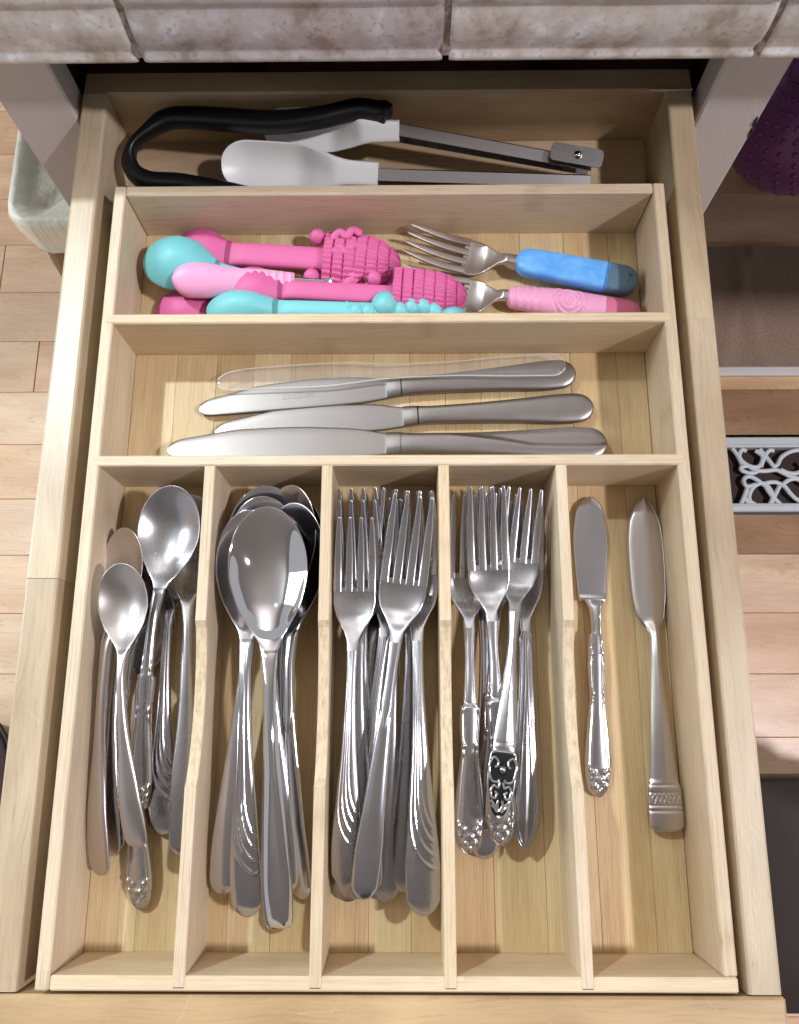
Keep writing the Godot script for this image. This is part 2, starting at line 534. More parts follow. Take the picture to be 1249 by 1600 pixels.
# keys: [s, half width, height, thickness, dish, sideways]
func loft(keys: Array, ns: int, m: int, opt := {}) -> Dictionary:
	var s0: float = keys[0][0]
	var s1: float = keys[keys.size() - 1][0]
	var r0: float = opt.get("r0", 0.0)
	var r1: float = opt.get("r1", 0.0)
	var e0: float = opt.get("e0", 2.0)
	var e1: float = opt.get("e1", 2.0)
	var pe: float = opt.get("edge", 4.0)
	var relief = opt.get("relief", null)
	var flat: float = opt.get("dish_pow", 2.0)
	var rows: Array = []
	var ss: Array = []
	for i in ns:
		var t := float(i) / (ns - 1)
		var tt := t - 0.14 * sin(TAU * t) if r0 > 0.0 or r1 > 0.0 else t
		var s := lerpf(s0, s1, tt)
		var k := hermite(keys, s)
		var w: float = k[1]
		var th: float = k[3]
		var f := 1.0
		if r0 > 0.0 and s - s0 < r0:
			f = pow(maxf(0.0, 1.0 - pow(1.0 - (s - s0) / r0, e0)), 1.0 / e0)
		if r1 > 0.0 and s1 - s < r1:
			f = minf(f, pow(maxf(0.0, 1.0 - pow(1.0 - (s1 - s) / r1, e1)), 1.0 / e1))
		w = maxf(w * f, 0.00006)
		th *= 0.25 + 0.75 * sqrt(f)
		var dish: float = k[4] * (f * f if opt.get("dish_fade", true) else 1.0)
		var row := PackedVector3Array()
		for side in 2:
			for j in m:
				var q := -1.0 + 2.0 * float(j) / m if side == 0 else 1.0 - 2.0 * float(j) / m
				var u := sin(PI / 2 * q)
				var edge := pow(maxf(0.0, 1.0 - pow(absf(u), pe)), 1.0 / pe) if pe < 20.0 else 1.0
				var y: float = k[2] + dish * (pow(absf(u), flat) - 1.0)
				if side == 0:
					y += th * 0.5 * edge
					if relief != null:
						y += relief.call(s, u, w, s1) * minf(1.0, edge * 1.5)
				else:
					y -= th * 0.5 * edge
				row.append(Vector3(k[5] + u * w, y, s))
		rows.append(row)
		ss.append(s)
	# normals
	var R := 2 * m
	var nrm: Array = []
	for i in ns:
		var ra: PackedVector3Array = rows[maxi(i - 1, 0)]
		var rb: PackedVector3Array = rows[mini(i + 1, ns - 1)]
		var rc: PackedVector3Array = rows[i]
		if i == 0: rc = rows[1]
		if i == ns - 1: rc = rows[ns - 2]
		var row := PackedVector3Array()
		for j in R:
			var dv := rb[j] - ra[j]
			var du := rc[(j + 1) % R] - rc[(j + R - 1) % R]
			var n := dv.cross(du)
			row.append(n.normalized() if n.length_squared() > 1e-22 else Vector3.UP)
		nrm.append(row)
	return {"rows": rows, "nrm": nrm, "ss": ss, "R": R}

func cut(lf: Dictionary, from_s := -1.0, to_s := 9.0) -> ArrayMesh:
	var ss: Array = lf.ss
	var i0 := 0
	while i0 < ss.size() - 2 and ss[i0 + 1] <= from_s:
		i0 += 1
	var i1 := ss.size() - 1
	while i1 > i0 + 1 and ss[i1 - 1] >= to_s:
		i1 -= 1
	var R: int = lf.R
	var v := PackedVector3Array()
	var n := PackedVector3Array()
	var uv := PackedVector2Array()
	var idx := PackedInt32Array()
	for i in range(i0, i1 + 1):
		for j in R + 1:
			v.append(lf.rows[i][j % R])
			n.append(lf.nrm[i][j % R])
			uv.append(Vector2(ss[i], float(j) / R))
	for i in i1 - i0:
		for j in R:
			var a := i * (R + 1) + j
			var c := a + R + 1
			idx.append_array([a, a + 1, c, a + 1, c + 1, c])
	# closed ends where the piece was cut
	for e in [i0, i1]:
		var base := v.size()
		var cn := Vector3(0, 0, -1) if e == i0 else Vector3(0, 0, 1)
		var cc := Vector3.ZERO
		for j in R:
			v.append(lf.rows[e][j]); n.append(cn); uv.append(Vector2(ss[e], 0.0))
			cc += lf.rows[e][j]
		v.append(cc / R); n.append(cn); uv.append(Vector2(ss[e], 0.0))
		for j in R:
			var p := base + j
			var q := base + (j + 1) % R
			var fn := (v[q] - v[base + R]).cross(v[p] - v[base + R])
			if fn.dot(cn) > 0.0:
				idx.append_array([base + R, p, q])
			else:
				idx.append_array([base + R, q, p])
	var arr: Array = []
	arr.resize(Mesh.ARRAY_MAX)
	arr[Mesh.ARRAY_VERTEX] = v
	arr[Mesh.ARRAY_NORMAL] = n
	arr[Mesh.ARRAY_TEX_UV] = uv
	arr[Mesh.ARRAY_INDEX] = idx
	var am := ArrayMesh.new()
	am.add_surface_from_arrays(Mesh.PRIMITIVE_TRIANGLES, arr)
	return am

# round tube through points (Catmull-Rom), radius per end, flattened by (wide, tall)
func tube(pts: Array, r: float, wide := 1.0, tall := 1.0, steps := 6, sides := 10, taper := true) -> ArrayMesh:
	var path: Array = []
	var n := pts.size()
	for i in n - 1:
		var p0: Vector3 = pts[maxi(i - 1, 0)]
		var p1: Vector3 = pts[i]
		var p2: Vector3 = pts[i + 1]
		var p3: Vector3 = pts[mini(i + 2, n - 1)]
		for k in steps:
			path.append(p1.cubic_interpolate(p2, p0, p3, float(k) / steps))
	path.append(pts[n - 1])
	return sweep(path, func(_t): return Vector2(r * wide, r * tall), sides, taper)

func sweep(path: Array, size: Callable, sides := 12, round_ends := true, power := 2.0) -> ArrayMesh:
	var v := PackedVector3Array()
	var nn := PackedVector3Array()
	var uv := PackedVector2Array()
	var idx := PackedInt32Array()
	var n := path.size()
	var run := 0.0
	for i in n:
		var d: Vector3 = (path[mini(i + 1, n - 1)] - path[maxi(i - 1, 0)]).normalized()
		var side := d.cross(Vector3.UP)
		if side.length() < 0.05:
			side = Vector3.RIGHT
		side = side.normalized()
		var up := side.cross(d).normalized()
		var sz: Vector2 = size.call(float(i) / (n - 1))
		if round_ends and (i == 0 or i == n - 1):
			sz *= 0.35
		if i > 0:
			run += (path[i] as Vector3).distance_to(path[i - 1])
		for k in sides + 1:
			var a := TAU * k / sides
			var ca := signf(cos(a)) * pow(absf(cos(a)), 2.0 / power)
			var sa := signf(sin(a)) * pow(absf(sin(a)), 2.0 / power)
			v.append(path[i] + side * sz.x * ca + up * sz.y * sa)
			var nc := signf(cos(a)) * pow(absf(cos(a)), 2.0 - 2.0 / power) / sz.x
			var nsn := signf(sin(a)) * pow(absf(sin(a)), 2.0 - 2.0 / power) / sz.y
			nn.append((side * nc + up * nsn).normalized())
			uv.append(Vector2(run, float(k) / sides))
	for i in n - 1:
		for k in sides:
			var a := i * (sides + 1) + k
			var c := a + sides + 1
			idx.append_array([a, c, a + 1, a + 1, c, c + 1])
	var fn := (v[sides + 1] - v[0]).cross(v[1] - v[0])
	# triangle (a, c, a+1): outward side must be clockwise
	if (v[1] - v[0]).cross(v[sides + 1] - v[0]).dot(nn[0]) < 0.0:
		var fl := PackedInt32Array()
		for t in range(0, idx.size(), 3):
			fl.append_array([idx[t], idx[t + 2], idx[t + 1]])
		idx = fl
	for e in [0, n - 1]:
		var base := v.size()
		var d: Vector3 = (path[1] - path[0]).normalized() * -1.0 if e == 0 else (path[n - 1] - path[n - 2]).normalized()
		for k in sides:
			v.append(v[e * (sides + 1) + k]); nn.append(d); uv.append(Vector2.ZERO)
		v.append(path[e]); nn.append(d); uv.append(Vector2.ZERO)
		for k in sides:
			var p := base + k
			var q := base + (k + 1) % sides
			if (v[q] - v[base + sides]).cross(v[p] - v[base + sides]).dot(d) > 0.0:
				idx.append_array([base + sides, p, q])
			else:
				idx.append_array([base + sides, q, p])
	var arr: Array = []
	arr.resize(Mesh.ARRAY_MAX)
	arr[Mesh.ARRAY_VERTEX] = v
	arr[Mesh.ARRAY_NORMAL] = nn
	arr[Mesh.ARRAY_TEX_UV] = uv
	arr[Mesh.ARRAY_INDEX] = idx
	var am := ArrayMesh.new()
	am.add_surface_from_arrays(Mesh.PRIMITIVE_TRIANGLES, arr)
	return am

func blob(c: Vector3, r: Vector3, b := Basis.IDENTITY, seg := 24) -> ArrayMesh:
	var s := SphereMesh.new()
	s.radius = 1.0; s.height = 2.0; s.radial_segments = seg; s.rings = seg / 2
	var st := SurfaceTool.new()
	st.append_from(s, 0, Transform3D(b * Basis.from_scale(r), c))
	return st.commit()

func join(meshes: Array) -> ArrayMesh:
	var st := SurfaceTool.new()
	for m in meshes:
		st.append_from(m, 0, Transform3D.IDENTITY)
	return st.commit()

# lay a piece whose own axis runs from its head (0) along +z for `length`
func lay(o: Node3D, a: Vector3, b: Vector3, length: float, roll_deg := 0.0):
	var z := (b - a).normalized()
	var x := Vector3.UP.cross(z).normalized()
	var y := z.cross(x)
	var k := (b - a).length() / length
	o.transform = Transform3D(Basis(x, y, z).rotated(z, deg_to_rad(roll_deg)).scaled(Vector3(k, k, k)), a + Vector3(0, RIM, 0))

# ---------------------------------------------------------------- the room's floor
func build_room_floor():
	var f := Node3D.new()
	f.name = "floor"
	f.set_meta("kind", "structure")
	add_child(f)
	part("subfloor", board(Vector3(-4, -0.06, -4), Vector3(4, -0.0125, 4), "x", Vector2(1.2, 0.25)), M.dark_wood, f)
	var row := 0
	var z := -1.46
	while z < 0.62:
		var d := 0.0855
		var x := -1.3 + fposmod(row * 0.437, 0.8)
		var xs: Array = [-1.3]
		while x < 1.2:
			if x > -1.2: xs.append(x)
			x += rng.randf_range(0.6, 0.95)
		xs.append(1.3)
		for k in xs.size() - 1:
			var a: float = xs[k] + 0.0006
			var b: float = xs[k + 1] - 0.0006
			if z < -0.40 and z + d > -0.54 and b > 0.42 and a < 0.76:
				# the floor register is let into these two rows
				if a < 0.42: part("plank", board(Vector3(a, -0.012, z), Vector3(0.42, 0, z + d - 0.0005), "x", Vector2(0.9, 0.2), 0.0007), M["oak%d" % rng.randi_range(0, 3)], f)
				if b > 0.76: part("plank", board(Vector3(0.76, -0.012, z), Vector3(b, 0, z + d - 0.0005), "x", Vector2(0.9, 0.2), 0.0007), M["oak%d" % rng.randi_range(0, 3)], f)
				var za := z
				var zb := z + d - 0.0005
				if z < -0.532:
					zb = -0.532
				if z + d > -0.408 and z < -0.408 and z > -0.5:
					za = -0.408
				if zb <= -0.532 or za >= -0.408:
					part("plank", board(Vector3(0.42, -0.012, za), Vector3(0.76, 0, zb), "x", Vector2(0.9, 0.2), 0.0007), M["oak%d" % rng.randi_range(0, 3)], f)
			else:
				part("plank", board(Vector3(a, -0.012, z), Vector3(b, 0, z + d - 0.0005), "x", Vector2(0.9, 0.2), 0.0007), M["oak%d" % rng.randi_range(0, 3)], f)
		z += d
		row += 1

# ---------------------------------------------------------------- cabinet
func build_cabinet():
	var c := thing("cabinet", "white painted base cabinet under the tiled counter, its drawer pulled out", "cabinet", V(0, -RIM, 0))
	var y := func(a: float): return a + RIM
	for s in [-1, 1]:
		var xi := 0.176 if s > 0 else -0.178
		var xo := 0.2115 if s > 0 else -0.2165
		var st := part("stile", board(Vector3(xi, 0.0, -0.445), Vector3(xo, y.call(0.049), -0.464), "y", Vector2(0.6, 0.2), 0.0012), M.white_paint, c)
		if s > 0:
			part("chipped_edge", join([blob(Vector3(xo - 0.0006, y.call(-0.020), -0.4455), Vector3(0.0012, 0.006, 0.0012)), blob(Vector3(xo - 0.0018, y.call(-0.012), -0.4448), Vector3(0.0008, 0.004, 0.0006))]), M.oxidised, st)
		part("side_panel", board(Vector3(xi + 0.004 * s, 0.0, -0.4645), Vector3(xo - 0.006 * s, y.call(0.046), -1.0), "y", Vector2(0.6, 0.2)), M.dark_wood, c)
		part("rail_block", board(Vector3(xi - 0.0175 * s, y.call(0.0385), -0.447), Vector3(xi - 0.0006 * s, y.call(0.0475), -0.462), "x", Vector2(0.4, 0.1), 0.002), M.cream, c)
	part("knee_space_back", board(Vector3(0.22, 0.0, -1.20), Vector3(1.9, y.call(0.049), -1.18), "x", Vector2(0.6, 0.2)), M.white_paint, c)
	part("back_panel", board(Vector3(-0.1835, 0.02, -1.0), Vector3(0.1795, y.call(0.050), -0.99), "y", Vector2(0.6, 0.2)), M.dark_wood, c)
	part("bottom_panel", board(Vector3(-0.1815, 0.02, -0.989), Vector3(0.1795, 0.04, -0.466), "x", Vector2(0.6, 0.2)), M.dark_wood, c)

# ---------------------------------------------------------------- counter of stone tiles
func build_counter():
	var c := thing("counter", "counter edged with mottled beige stone tiles above the open drawer", "counter", V(0, 0.05, -0.43))
	# profile of the edge tile (z, y) from its bottom back, over the front, to the counter top
	var prof: Array = [Vector2(-0.016, 0.0), Vector2(-0.001, 0.0), Vector2(0.0012, 0.0010), Vector2(0.0020, 0.0028), Vector2(0.0016, 0.0046), Vector2(0.0004, 0.0062), Vector2(0.0006, 0.0080), Vector2(0.0015, 0.0110), Vector2(0.0028, 0.0160), Vector2(0.0034, 0.0215), Vector2(0.0031, 0.0265), Vector2(0.0024, 0.0305), Vector2(0.0018, 0.0335), Vector2(0.0022, 0.0352), Vector2(0.0034, 0.0372), Vector2(0.0036, 0.0400), Vector2(0.0020, 0.0450), Vector2(-0.002, 0.0490), Vector2(-0.010, 0.0515), Vector2(-0.060, 0.0515), Vector2(-0.060, 0.046), Vector2(-0.016, 0.040)]
	var joints: Array = [-0.575, -0.424, -0.273, -0.1218, 0.0292, 0.1822, 0.333, 0.484, 0.635]
	for k in joints.size() - 1:
		var x0: float = joints[k] + 0.0017
		var x1: float = joints[k + 1] - 0.0017
		var rows: Array = []
		for e in 14:
			var f := float(e) / 13.0
			var x := lerpf(x0, x1, f)
			var soft := 0.0
			var dd := minf(x - x0, x1 - x)
			if dd < 0.004:
				soft = 0.0016 * pow(1.0 - dd / 0.004, 2.0)
			if e == 1: x = x0 + 0.0012
			if e == 2: x = x0 + 0.003
			if e == 11: x = x1 - 0.003
			if e == 12: x = x1 - 0.0012
			dd = minf(x - x0, x1 - x)
			soft = 0.0010 * pow(maxf(0.0, 1.0 - dd / 0.004), 2.0)
			var ring: Array = []
			for p in prof:
				var q: Vector2 = p
				var n := Vector2(0.5, 0.2) if q.x > -0.012 and q.y > 0.0005 else Vector2.ZERO
				q -= n * soft * 1.6
				var wob := 0.0002 * sin(x * 90.0 + k) * (1.0 if q.y > 0.005 else 0.2)
				ring.append(Vector3(x, q.y, q.x + wob))
			rows.append(ring)
		part("edge_tile", smooth_rings(rows, Vector2(0.16, 0.16), rnd_off()), M["stone%d" % ([2, 1, 0, 2, 0, 1, 1, 2][k])], c)
		part("joint", board(Vector3(joints[k + 1] - 0.0024, 0.0035, -0.0162), Vector3(joints[k + 1] + 0.0024, 0.0502, 0.0010), "y", Vector2(0.1, 0.1), 0.0006), M.grout, c)
		for r in 3:
			part("top_tile", board(Vector3(joints[k] + 0.0017, 0.0455, -0.0635 - r * 0.155), Vector3(joints[k + 1] - 0.0017, 0.0513, -0.214 - r * 0.155), "x", Vector2(0.2, 0.2), 0.0015), M["stone%d" % ((k + r) % 3)], c)
	part("core", board(Vector3(-0.575, 0.0006, -0.0165), Vector3(1.9, 0.0448, -0.78), "x", Vector2(0.4, 0.2)), M.black, c)
	part("grout_bed", board(Vector3(-0.575, 0.0449, -0.030), Vector3(1.9, 0.0495, -0.78), "x", Vector2(0.1, 0.1)), M.grout, c)

# smooth normals over an open grid of rings (rings closed)
func smooth_rings(rows: Array, uv: Vector2, off: Vector2) -> ArrayMesh:
	var R: int = rows[0].size()
	var ns := rows.size()
	var v := PackedVector3Array(); var n := PackedVector3Array(); var t := PackedVector2Array(); var idx := PackedInt32Array()
	var per: Array = [0.0]
	for k in R:
		per.append(per[k] + (rows[0][(k + 1) % R] as Vector3).distance_to(rows[0][k]))
	for i in ns:
		for j in R + 1:
			var jj := j % R
			var dv: Vector3 = rows[mini(i + 1, ns - 1)][jj] - rows[maxi(i - 1, 0)][jj]
			var du: Vector3 = rows[i][(jj + 1) % R] - rows[i][(jj + R - 1) % R]
			v.append(rows[i][jj]); n.append(dv.cross(du).normalized())
			t.append(Vector2((rows[i][jj] as Vector3).x / uv.x, per[j] / uv.y) + off)
	var c := Vector3.ZERO
	for p in rows[ns / 2]: c += p
	c /= R
	var sgn := 1.0
	var probe := 0.0
	for j in R:
		probe += n[(ns / 2) * (R + 1) + j].dot((rows[ns / 2][j] as Vector3) - c)
	if probe < 0.0: sgn = -1.0
	for i in n.size(): n[i] *= sgn
	for i in ns - 1:
		for j in R:
			var a := i * (R + 1) + j
			var b := a + 1
			var d := a + R + 1
			var fn := (v[d] - v[a]).cross(v[b] - v[a])
			if fn.dot(n[a]) > 0.0:
				idx.append_array([a, b, d, b, d + 1, d])
			else:
				idx.append_array([a, d, b, b, d, d + 1])
	for e in [0, ns - 1]:
		var base := v.size()
		var cn: Vector3 = (rows[e][0] - rows[ns / 2][0]).normalized()
		var poly := PackedVector2Array()
		for j in R:
			v.append(rows[e][j]); n.append(cn); t.append(Vector2.ZERO)
			poly.append(Vector2((rows[e][j] as Vector3).z, (rows[e][j] as Vector3).y))
		var tr := Geometry2D.triangulate_polygon(poly)
		for k in range(0, tr.size(), 3):
			var a := base + tr[k]
			var b := base + tr[k + 1]
			var d := base + tr[k + 2]
			if (v[d] - v[a]).cross(v[b] - v[a]).dot(cn) > 0.0:
				idx.append_array([a, b, d])
			else:
				idx.append_array([a, d, b])
	var arr: Array = []
	arr.resize(Mesh.ARRAY_MAX)
	arr[Mesh.ARRAY_VERTEX] = v; arr[Mesh.ARRAY_NORMAL] = n; arr[Mesh.ARRAY_TEX_UV] = t; arr[Mesh.ARRAY_INDEX] = idx
	var am := ArrayMesh.new()
	am.add_surface_from_arrays(Mesh.PRIMITIVE_TRIANGLES, arr)
	return am

# ---------------------------------------------------------------- drawer
func slanted(x0a: float, x1a: float, za: float, x0b: float, x1b: float, zb: float, lo: float, hi: float, bev := 0.0015) -> ArrayMesh:
	var rings: Array = []
	for k in 2:
		var z := za if k == 0 else zb
		var a := x0a if k == 0 else x0b
		var b := x1a if k == 0 else x1b
		rings.append([Vector3(a, lo, z), Vector3(a, hi - bev, z), Vector3(a + bev * 0.3, hi - bev * 0.3, z), Vector3(a + bev, hi, z), Vector3(b - bev, hi, z), Vector3(b - bev * 0.3, hi - bev * 0.3, z), Vector3(b, hi - bev, z), Vector3(b, lo, z)])
	return skin(rings, Vector2(0.5, 0.16), rnd_off())

func build_drawer():
	var d := thing("drawer", "worn pale wooden kitchen drawer pulled out under the stone counter", "drawer", V(0, -0.003, 0))
	var bot := -0.075
	var lx := func(z: float): return -0.1757 + (-z) * 0.0010     # outer face of the left side
	var li := func(z: float): return -0.1588 - (-z) * 0.0050
	var rx := func(z: float): return 0.1693 + (-z) * 0.0056
	var ri := func(z: float): return 0.1545 + (-z) * 0.0060
	# each side is two boards, end-jointed
	for q in [[-0.4588, -0.1789, 1, 0], [-0.1787, 0.0012, 0, 0]]:
		part("side_board", slanted(lx.call(q[0]), li.call(q[0]), q[0], lx.call(q[1]), li.call(q[1]), q[1], bot, 0.0003 * q[2]), M["maple%d" % q[3]], d)
	for q in [[-0.4588, -0.3159, 0, 1], [-0.3157, 0.0012, 1, 0]]:
		part("side_board", slanted(ri.call(q[0]), rx.call(q[0]), q[0], ri.call(q[1]), rx.call(q[1]), q[1], bot, 0.0003 * q[2]), M["maple%d" % q[3]], d)
	var bk := part("back_panel", board(Vector3(-0.1755, bot, -0.4592), Vector3(0.1725, -0.0006, -0.4745), "x", Vector2(0.5, 0.16), 0.0012), M.maple2, d)
	part("splinter", skin([[Vector3(0.148, -0.0009, -0.4588), Vector3(0.148, 0.0002, -0.4590), Vector3(0.148, -0.0004, -0.4600)], [Vector3(0.160, -0.0007, -0.4580), Vector3(0.160, 0.0008, -0.4584), Vector3(0.160, -0.0002, -0.4600)], [Vector3(0.1722, -0.0009, -0.4586), Vector3(0.1722, 0.0006, -0.4588), Vector3(0.1722, -0.0004, -0.4600)]], Vector2(0.2, 0.1), rnd_off()), M.maple0, bk)
	part("front_panel", board(Vector3(-0.21, bot - 0.04, 0.0022), Vector3(0.1708, -0.0004, 0.0240), "x", Vector2(0.5, 0.16), 0.0012), M.maple3, d)
	part("bottom_panel", board(Vector3(-0.1640, -0.0478, -0.4590), Vector3(0.155, -0.0412, 0.0020), "x", Vector2(0.5, 0.16), 0.0003), M.maple2, d)
	# round pale felt pad on the drawer's bottom behind the tray
	var pad := CylinderMesh.new(); pad.top_radius = 0.0105; pad.bottom_radius = 0.0115; pad.height = 0.004; pad.radial_segments = 40
	var p := thing("felt_pad", "round pale disc lying on the drawer bottom in the right back corner", "pad", V(0.1385, -0.0442, -0.4105))
	var pm := part("disc", pad, M.cream, p)
	pm.position = Vector3(0, 0.0021, 0)
	p.position.y += 0.0

# ---------------------------------------------------------------- bamboo tray
func build_tray():
	var t := thing("cutlery_tray", "pale bamboo cutlery tray with seven compartments filling the drawer", "cutlery tray", V(0, 0, 0))
	var L := 0.39588
	var w := 0.0061
	var b := -0.0437
	var uv := Vector2(0.4, 0.1)
	part("front_wall", board(Vector3(-0.1437, b, -w), Vector3(0.1500, 0, 0), "x", uv), M.bamboo2, t)
	part("back_wall", board(Vector3(-0.1437, b, -L), Vector3(0.1437, 0, -L + w), "x", uv), M.bamboo0, t)
	part("side_wall", board(Vector3(-0.15, b, -L), Vector3(-0.1439, 0.0001, 0), "z", uv), M.bamboo0, t)
	part("side_wall", board(Vector3(0.15, b, -L), Vector3(0.1439, 0.0001, -w - 0.0002), "z", uv), M.bamboo1, t)
	for z in [-0.3184, -0.2404]:
		part("cross_divider", board(Vector3(-0.1478, -0.0372, z), Vector3(0.1478, 0.0003, z + 0.0056), "x", uv), M["bamboo%d" % (2 if z < -0.3 else 0)], t)
	# four lengthwise dividers with a shallow scoop where one reaches in
	var k := 0
	for x in [-0.0910, -0.0326, 0.0252, 0.0834]:
		var rings: Array = []
		var zs: Array = [-0.2347]
		for i in 25:
			zs.append(lerpf(-0.158, -0.083, float(i) / 24.0))
		zs.append(-0.0018)
		for z in zs:
			var f: float = clampf((z + 0.158) / 0.075, 0, 1)
			var dip := 0.0075 * pow(sin(PI * f), 0.6) if f > 0.0 and f < 1.0 else 0.0
			var top := 0.0004 - dip
			var e := 0.0006
			var x1: float = x + 0.0054
			rings.append([Vector3(x, -0.0374, z), Vector3(x, top - e, z), Vector3(x + e * 0.3, top - e * 0.3, z), Vector3(x + e, top, z), Vector3(x1 - e, top, z), Vector3(x1 - e * 0.3, top - e * 0.3, z), Vector3(x1, top - e, z), Vector3(x1, -0.0374, z)])
		part("divider", skin(rings, uv, rnd_off(), true, 1, 25, M.endgrain), null, t).set_surface_override_material(0, M["bamboo%d" % (k % 3)])
		part("joint_gap", board(Vector3(x + 0.0004, -0.0008, -0.00185), Vector3(x + 0.0050, 0.00012, -0.00135), "x", uv, 0.00004), M.joint, t)
		k += 1
	# the floor is glued up from strips that run front to back
	var x := -0.1437
	var i := 0
	while x < 0.1430:
		var wd := minf(rng.randf_range(0.019, 0.026), 0.1437 - x)
		if 0.1437 - x - wd < 0.006: wd = 0.1437 - x
		part("floor_strip", board(Vector3(x, b + 0.0008, -L + w), Vector3(x + wd - 0.0001, TRAY_FLOOR + 0.0001 * (i % 2), -w), "z", Vector2(0.4, 0.06), 0.0002), M["floor%d" % [0, 2, 1, 0, 3, 2, 0, 3, 1, 2, 0, 3, 2, 1][i % 14]], t)
		x += wd
		i += 1

# ---------------------------------------------------------------- things on the room's floor
func build_floor_things():
	# cast floor register: its own x to the right, z towards the viewer
	var o := Vector3(0.485, 0.0, -0.541)
	var g := thing("floor_register", "white cast metal floor register with scrollwork, let into the wooden floor", "floor register", Vector3(0.59, 0, -0.47))
	var L := func(x: float, y: float, z: float) -> Vector3: return Vector3(x - 0.59, y, z + 0.47)
	part("duct", board(L.call(0.44, -0.04, -0.510), L.call(0.74, -0.034, -0.425), "x"), M.vent_dark, g)
	for q in [[0.425, 0.755, -0.5275, -0.512], [0.425, 0.755, -0.4245, -0.412]]:
		part("frame_bar", board(L.call(q[0], -0.02, q[2]), L.call(q[1], 0.0035, q[3]), "x", Vector2(0.4, 0.1), 0.002), M.vent_paint, g)
	part("frame_lip", board(L.call(0.44, 0.0036, -0.5145), L.call(0.74, 0.0062, -0.5100), "x", Vector2(0.4, 0.1), 0.001), M.vent_paint, g)
	part("frame_lip", board(L.call(0.425, 0.0036, -0.4200), L.call(0.755, 0.0062, -0.4125), "x", Vector2(0.4, 0.1), 0.001), M.vent_paint, g)
	for q in [[0.425, 0.441], [0.739, 0.755]]:
		part("frame_end", board(L.call(q[0], -0.02, -0.5119), L.call(q[1], 0.0034, -0.4246), "z", Vector2(0.4, 0.1), 0.002), M.vent_paint, g)
	var curves: Array = [
		[[700, 600], [790, 560], [850, 460], [950, 385], [1080, 340], [1220, 335]],
		[[830, 640], [930, 690], [1040, 700], [1150, 655], [1175, 580], [1130, 540]],
		[[250, 590], [330, 580], [450, 650], [600, 660], [760, 645], [850, 690], [950, 740], [1060, 775], [1220, 850]],
		[[330, 690], [240, 650], [240, 600], [330, 580]],
		[[330, 690], [420, 690], [480, 660]],
		[[250, 850], [260, 780], [340, 745], [440, 790], [510, 850]],
		[[250, 850], [300, 900], [420, 870]],
		[[340, 345], [270, 330], [225, 430], [280, 530], [400, 595], [500, 590], [560, 510], [570, 420], [480, 340]],
		[[545, 320], [640, 450], [730, 600]],
		[[760, 345], [690, 340], [620, 420], [530, 600]],
		[[130, 300], [200, 420], [250, 560]],
		[[390, 1180], [310, 1120], [320, 1010], [400, 900], [520, 850], [620, 920], [660, 1040], [620, 1150], [570, 1200]],
		[[560, 880], [640, 1030], [780, 1200]],
		[[780, 900], [700, 1030], [600, 1210]],
		[[510, 870], [620, 840], [740, 840], [860, 905], [930, 1010], [1030, 1110], [1220, 1170]],
		[[840, 860], [940, 800], [1060, 790], [1220, 900]],
		[[160, 1190], [230, 1060], [290, 930]],
		[[330, 1200], [270, 1130], [230, 1060]]]
	for mirror in 2:
		for cv in curves:
			var pts: Array = []
			for p in cv:
				var px: float = p[0]
				if mirror == 1: px = 2440.0 - px
				pts.append(L.call(o.x + px * 0.000098, -0.001, o.z + p[1] * 0.0001))
			part("scroll", tube(pts, 0.0034, 1.0, 0.9, 6, 8, false), M.vent_paint, g)

	# mat on the floor on the right, its front edge bound in white, lying in soft folds
	var rug := thing("floor_mat", "creased beige floor mat with a white bound front edge in front of the purple ball", "mat", Vector3(0.62, 0, -0.74))
	var st := SurfaceTool.new(); st.begin(Mesh.PRIMITIVE_TRIANGLES)
	var nx := 60
	var nz := 40
	var hgt := func(x: float, z: float) -> float:
		var a := x - (-0.085 + (z + 0.1) * 0.10)
		var b := x - (-0.06 + (z + 0.1) * -0.35)
		return 0.005 + 0.007 * exp(-a * a / 0.00003) + 0.006 * exp(-b * b / 0.00004) + 0.003 * sin(x * 41.0 - z * 30.0) * clampf(-z * 12.0, 0.0, 1.0) + 0.002 * sin(x * 23.0 + z * 9.0)
	st.set_smooth_group(0)
	for i in nx:
		for j in nz:
			var c: Array = []
			for q in [[0, 0], [1, 0], [1, 1], [0, 1]]:
				var x := -0.26 + 0.66 * float(i + q[0]) / nx
				var z := -0.108 + 0.208 * float(j + q[1]) / nz
				c.append(Vector3(x, hgt.call(x, z), z))
			for k in [0, 1, 2, 0, 2, 3]:
				st.set_uv(Vector2(c[k].x, c[k].z) * 4.0); st.add_vertex(c[k])
	st.generate_normals()
	part("cloth", st.commit(), M.rug, rug)
	part("underside", board(Vector3(-0.26, 0.0005, -0.108), Vector3(0.40, 0.003, 0.099), "x"), M.rug, rug)
	part("bound_edge", board(Vector3(-0.262, 0.0005, 0.1003), Vector3(0.402, 0.011, 0.115), "x", Vector2(0.4, 0.1), 0.003), M.rug_edge, rug)

	# purple ball with rows of nubs
	var r := 0.118
	var ball := thing("ball", "shiny purple ball with rows of raised nubs on the floor behind the mat", "ball", Vector3(0.612, r, -1.005))
	part("skin", blob(Vector3.ZERO, Vector3(r, r, r), Basis.IDENTITY, 48), M.purple, ball)
	var nubs: Array = []
	for a in 30:
		for b in range(-9, 10):
			var la := b * 0.155
			var lo := a * TAU / 30.0
			var n := Vector3(cos(la) * cos(lo), sin(la), cos(la) * sin(lo)).rotated(Vector3(0.3, 0.2, 0.9).normalized(), 0.5)
			nubs.append(blob(n * r * 0.992, Vector3(0.0052 * maxf(cos(la), 0.3), 0.0052, 0.0024), Basis.looking_at(n, Vector3(0.11, 0.97, 0.2)), 10))
	part("nubs", join(nubs), M.purple, ball).set_meta("kind", "stuff")

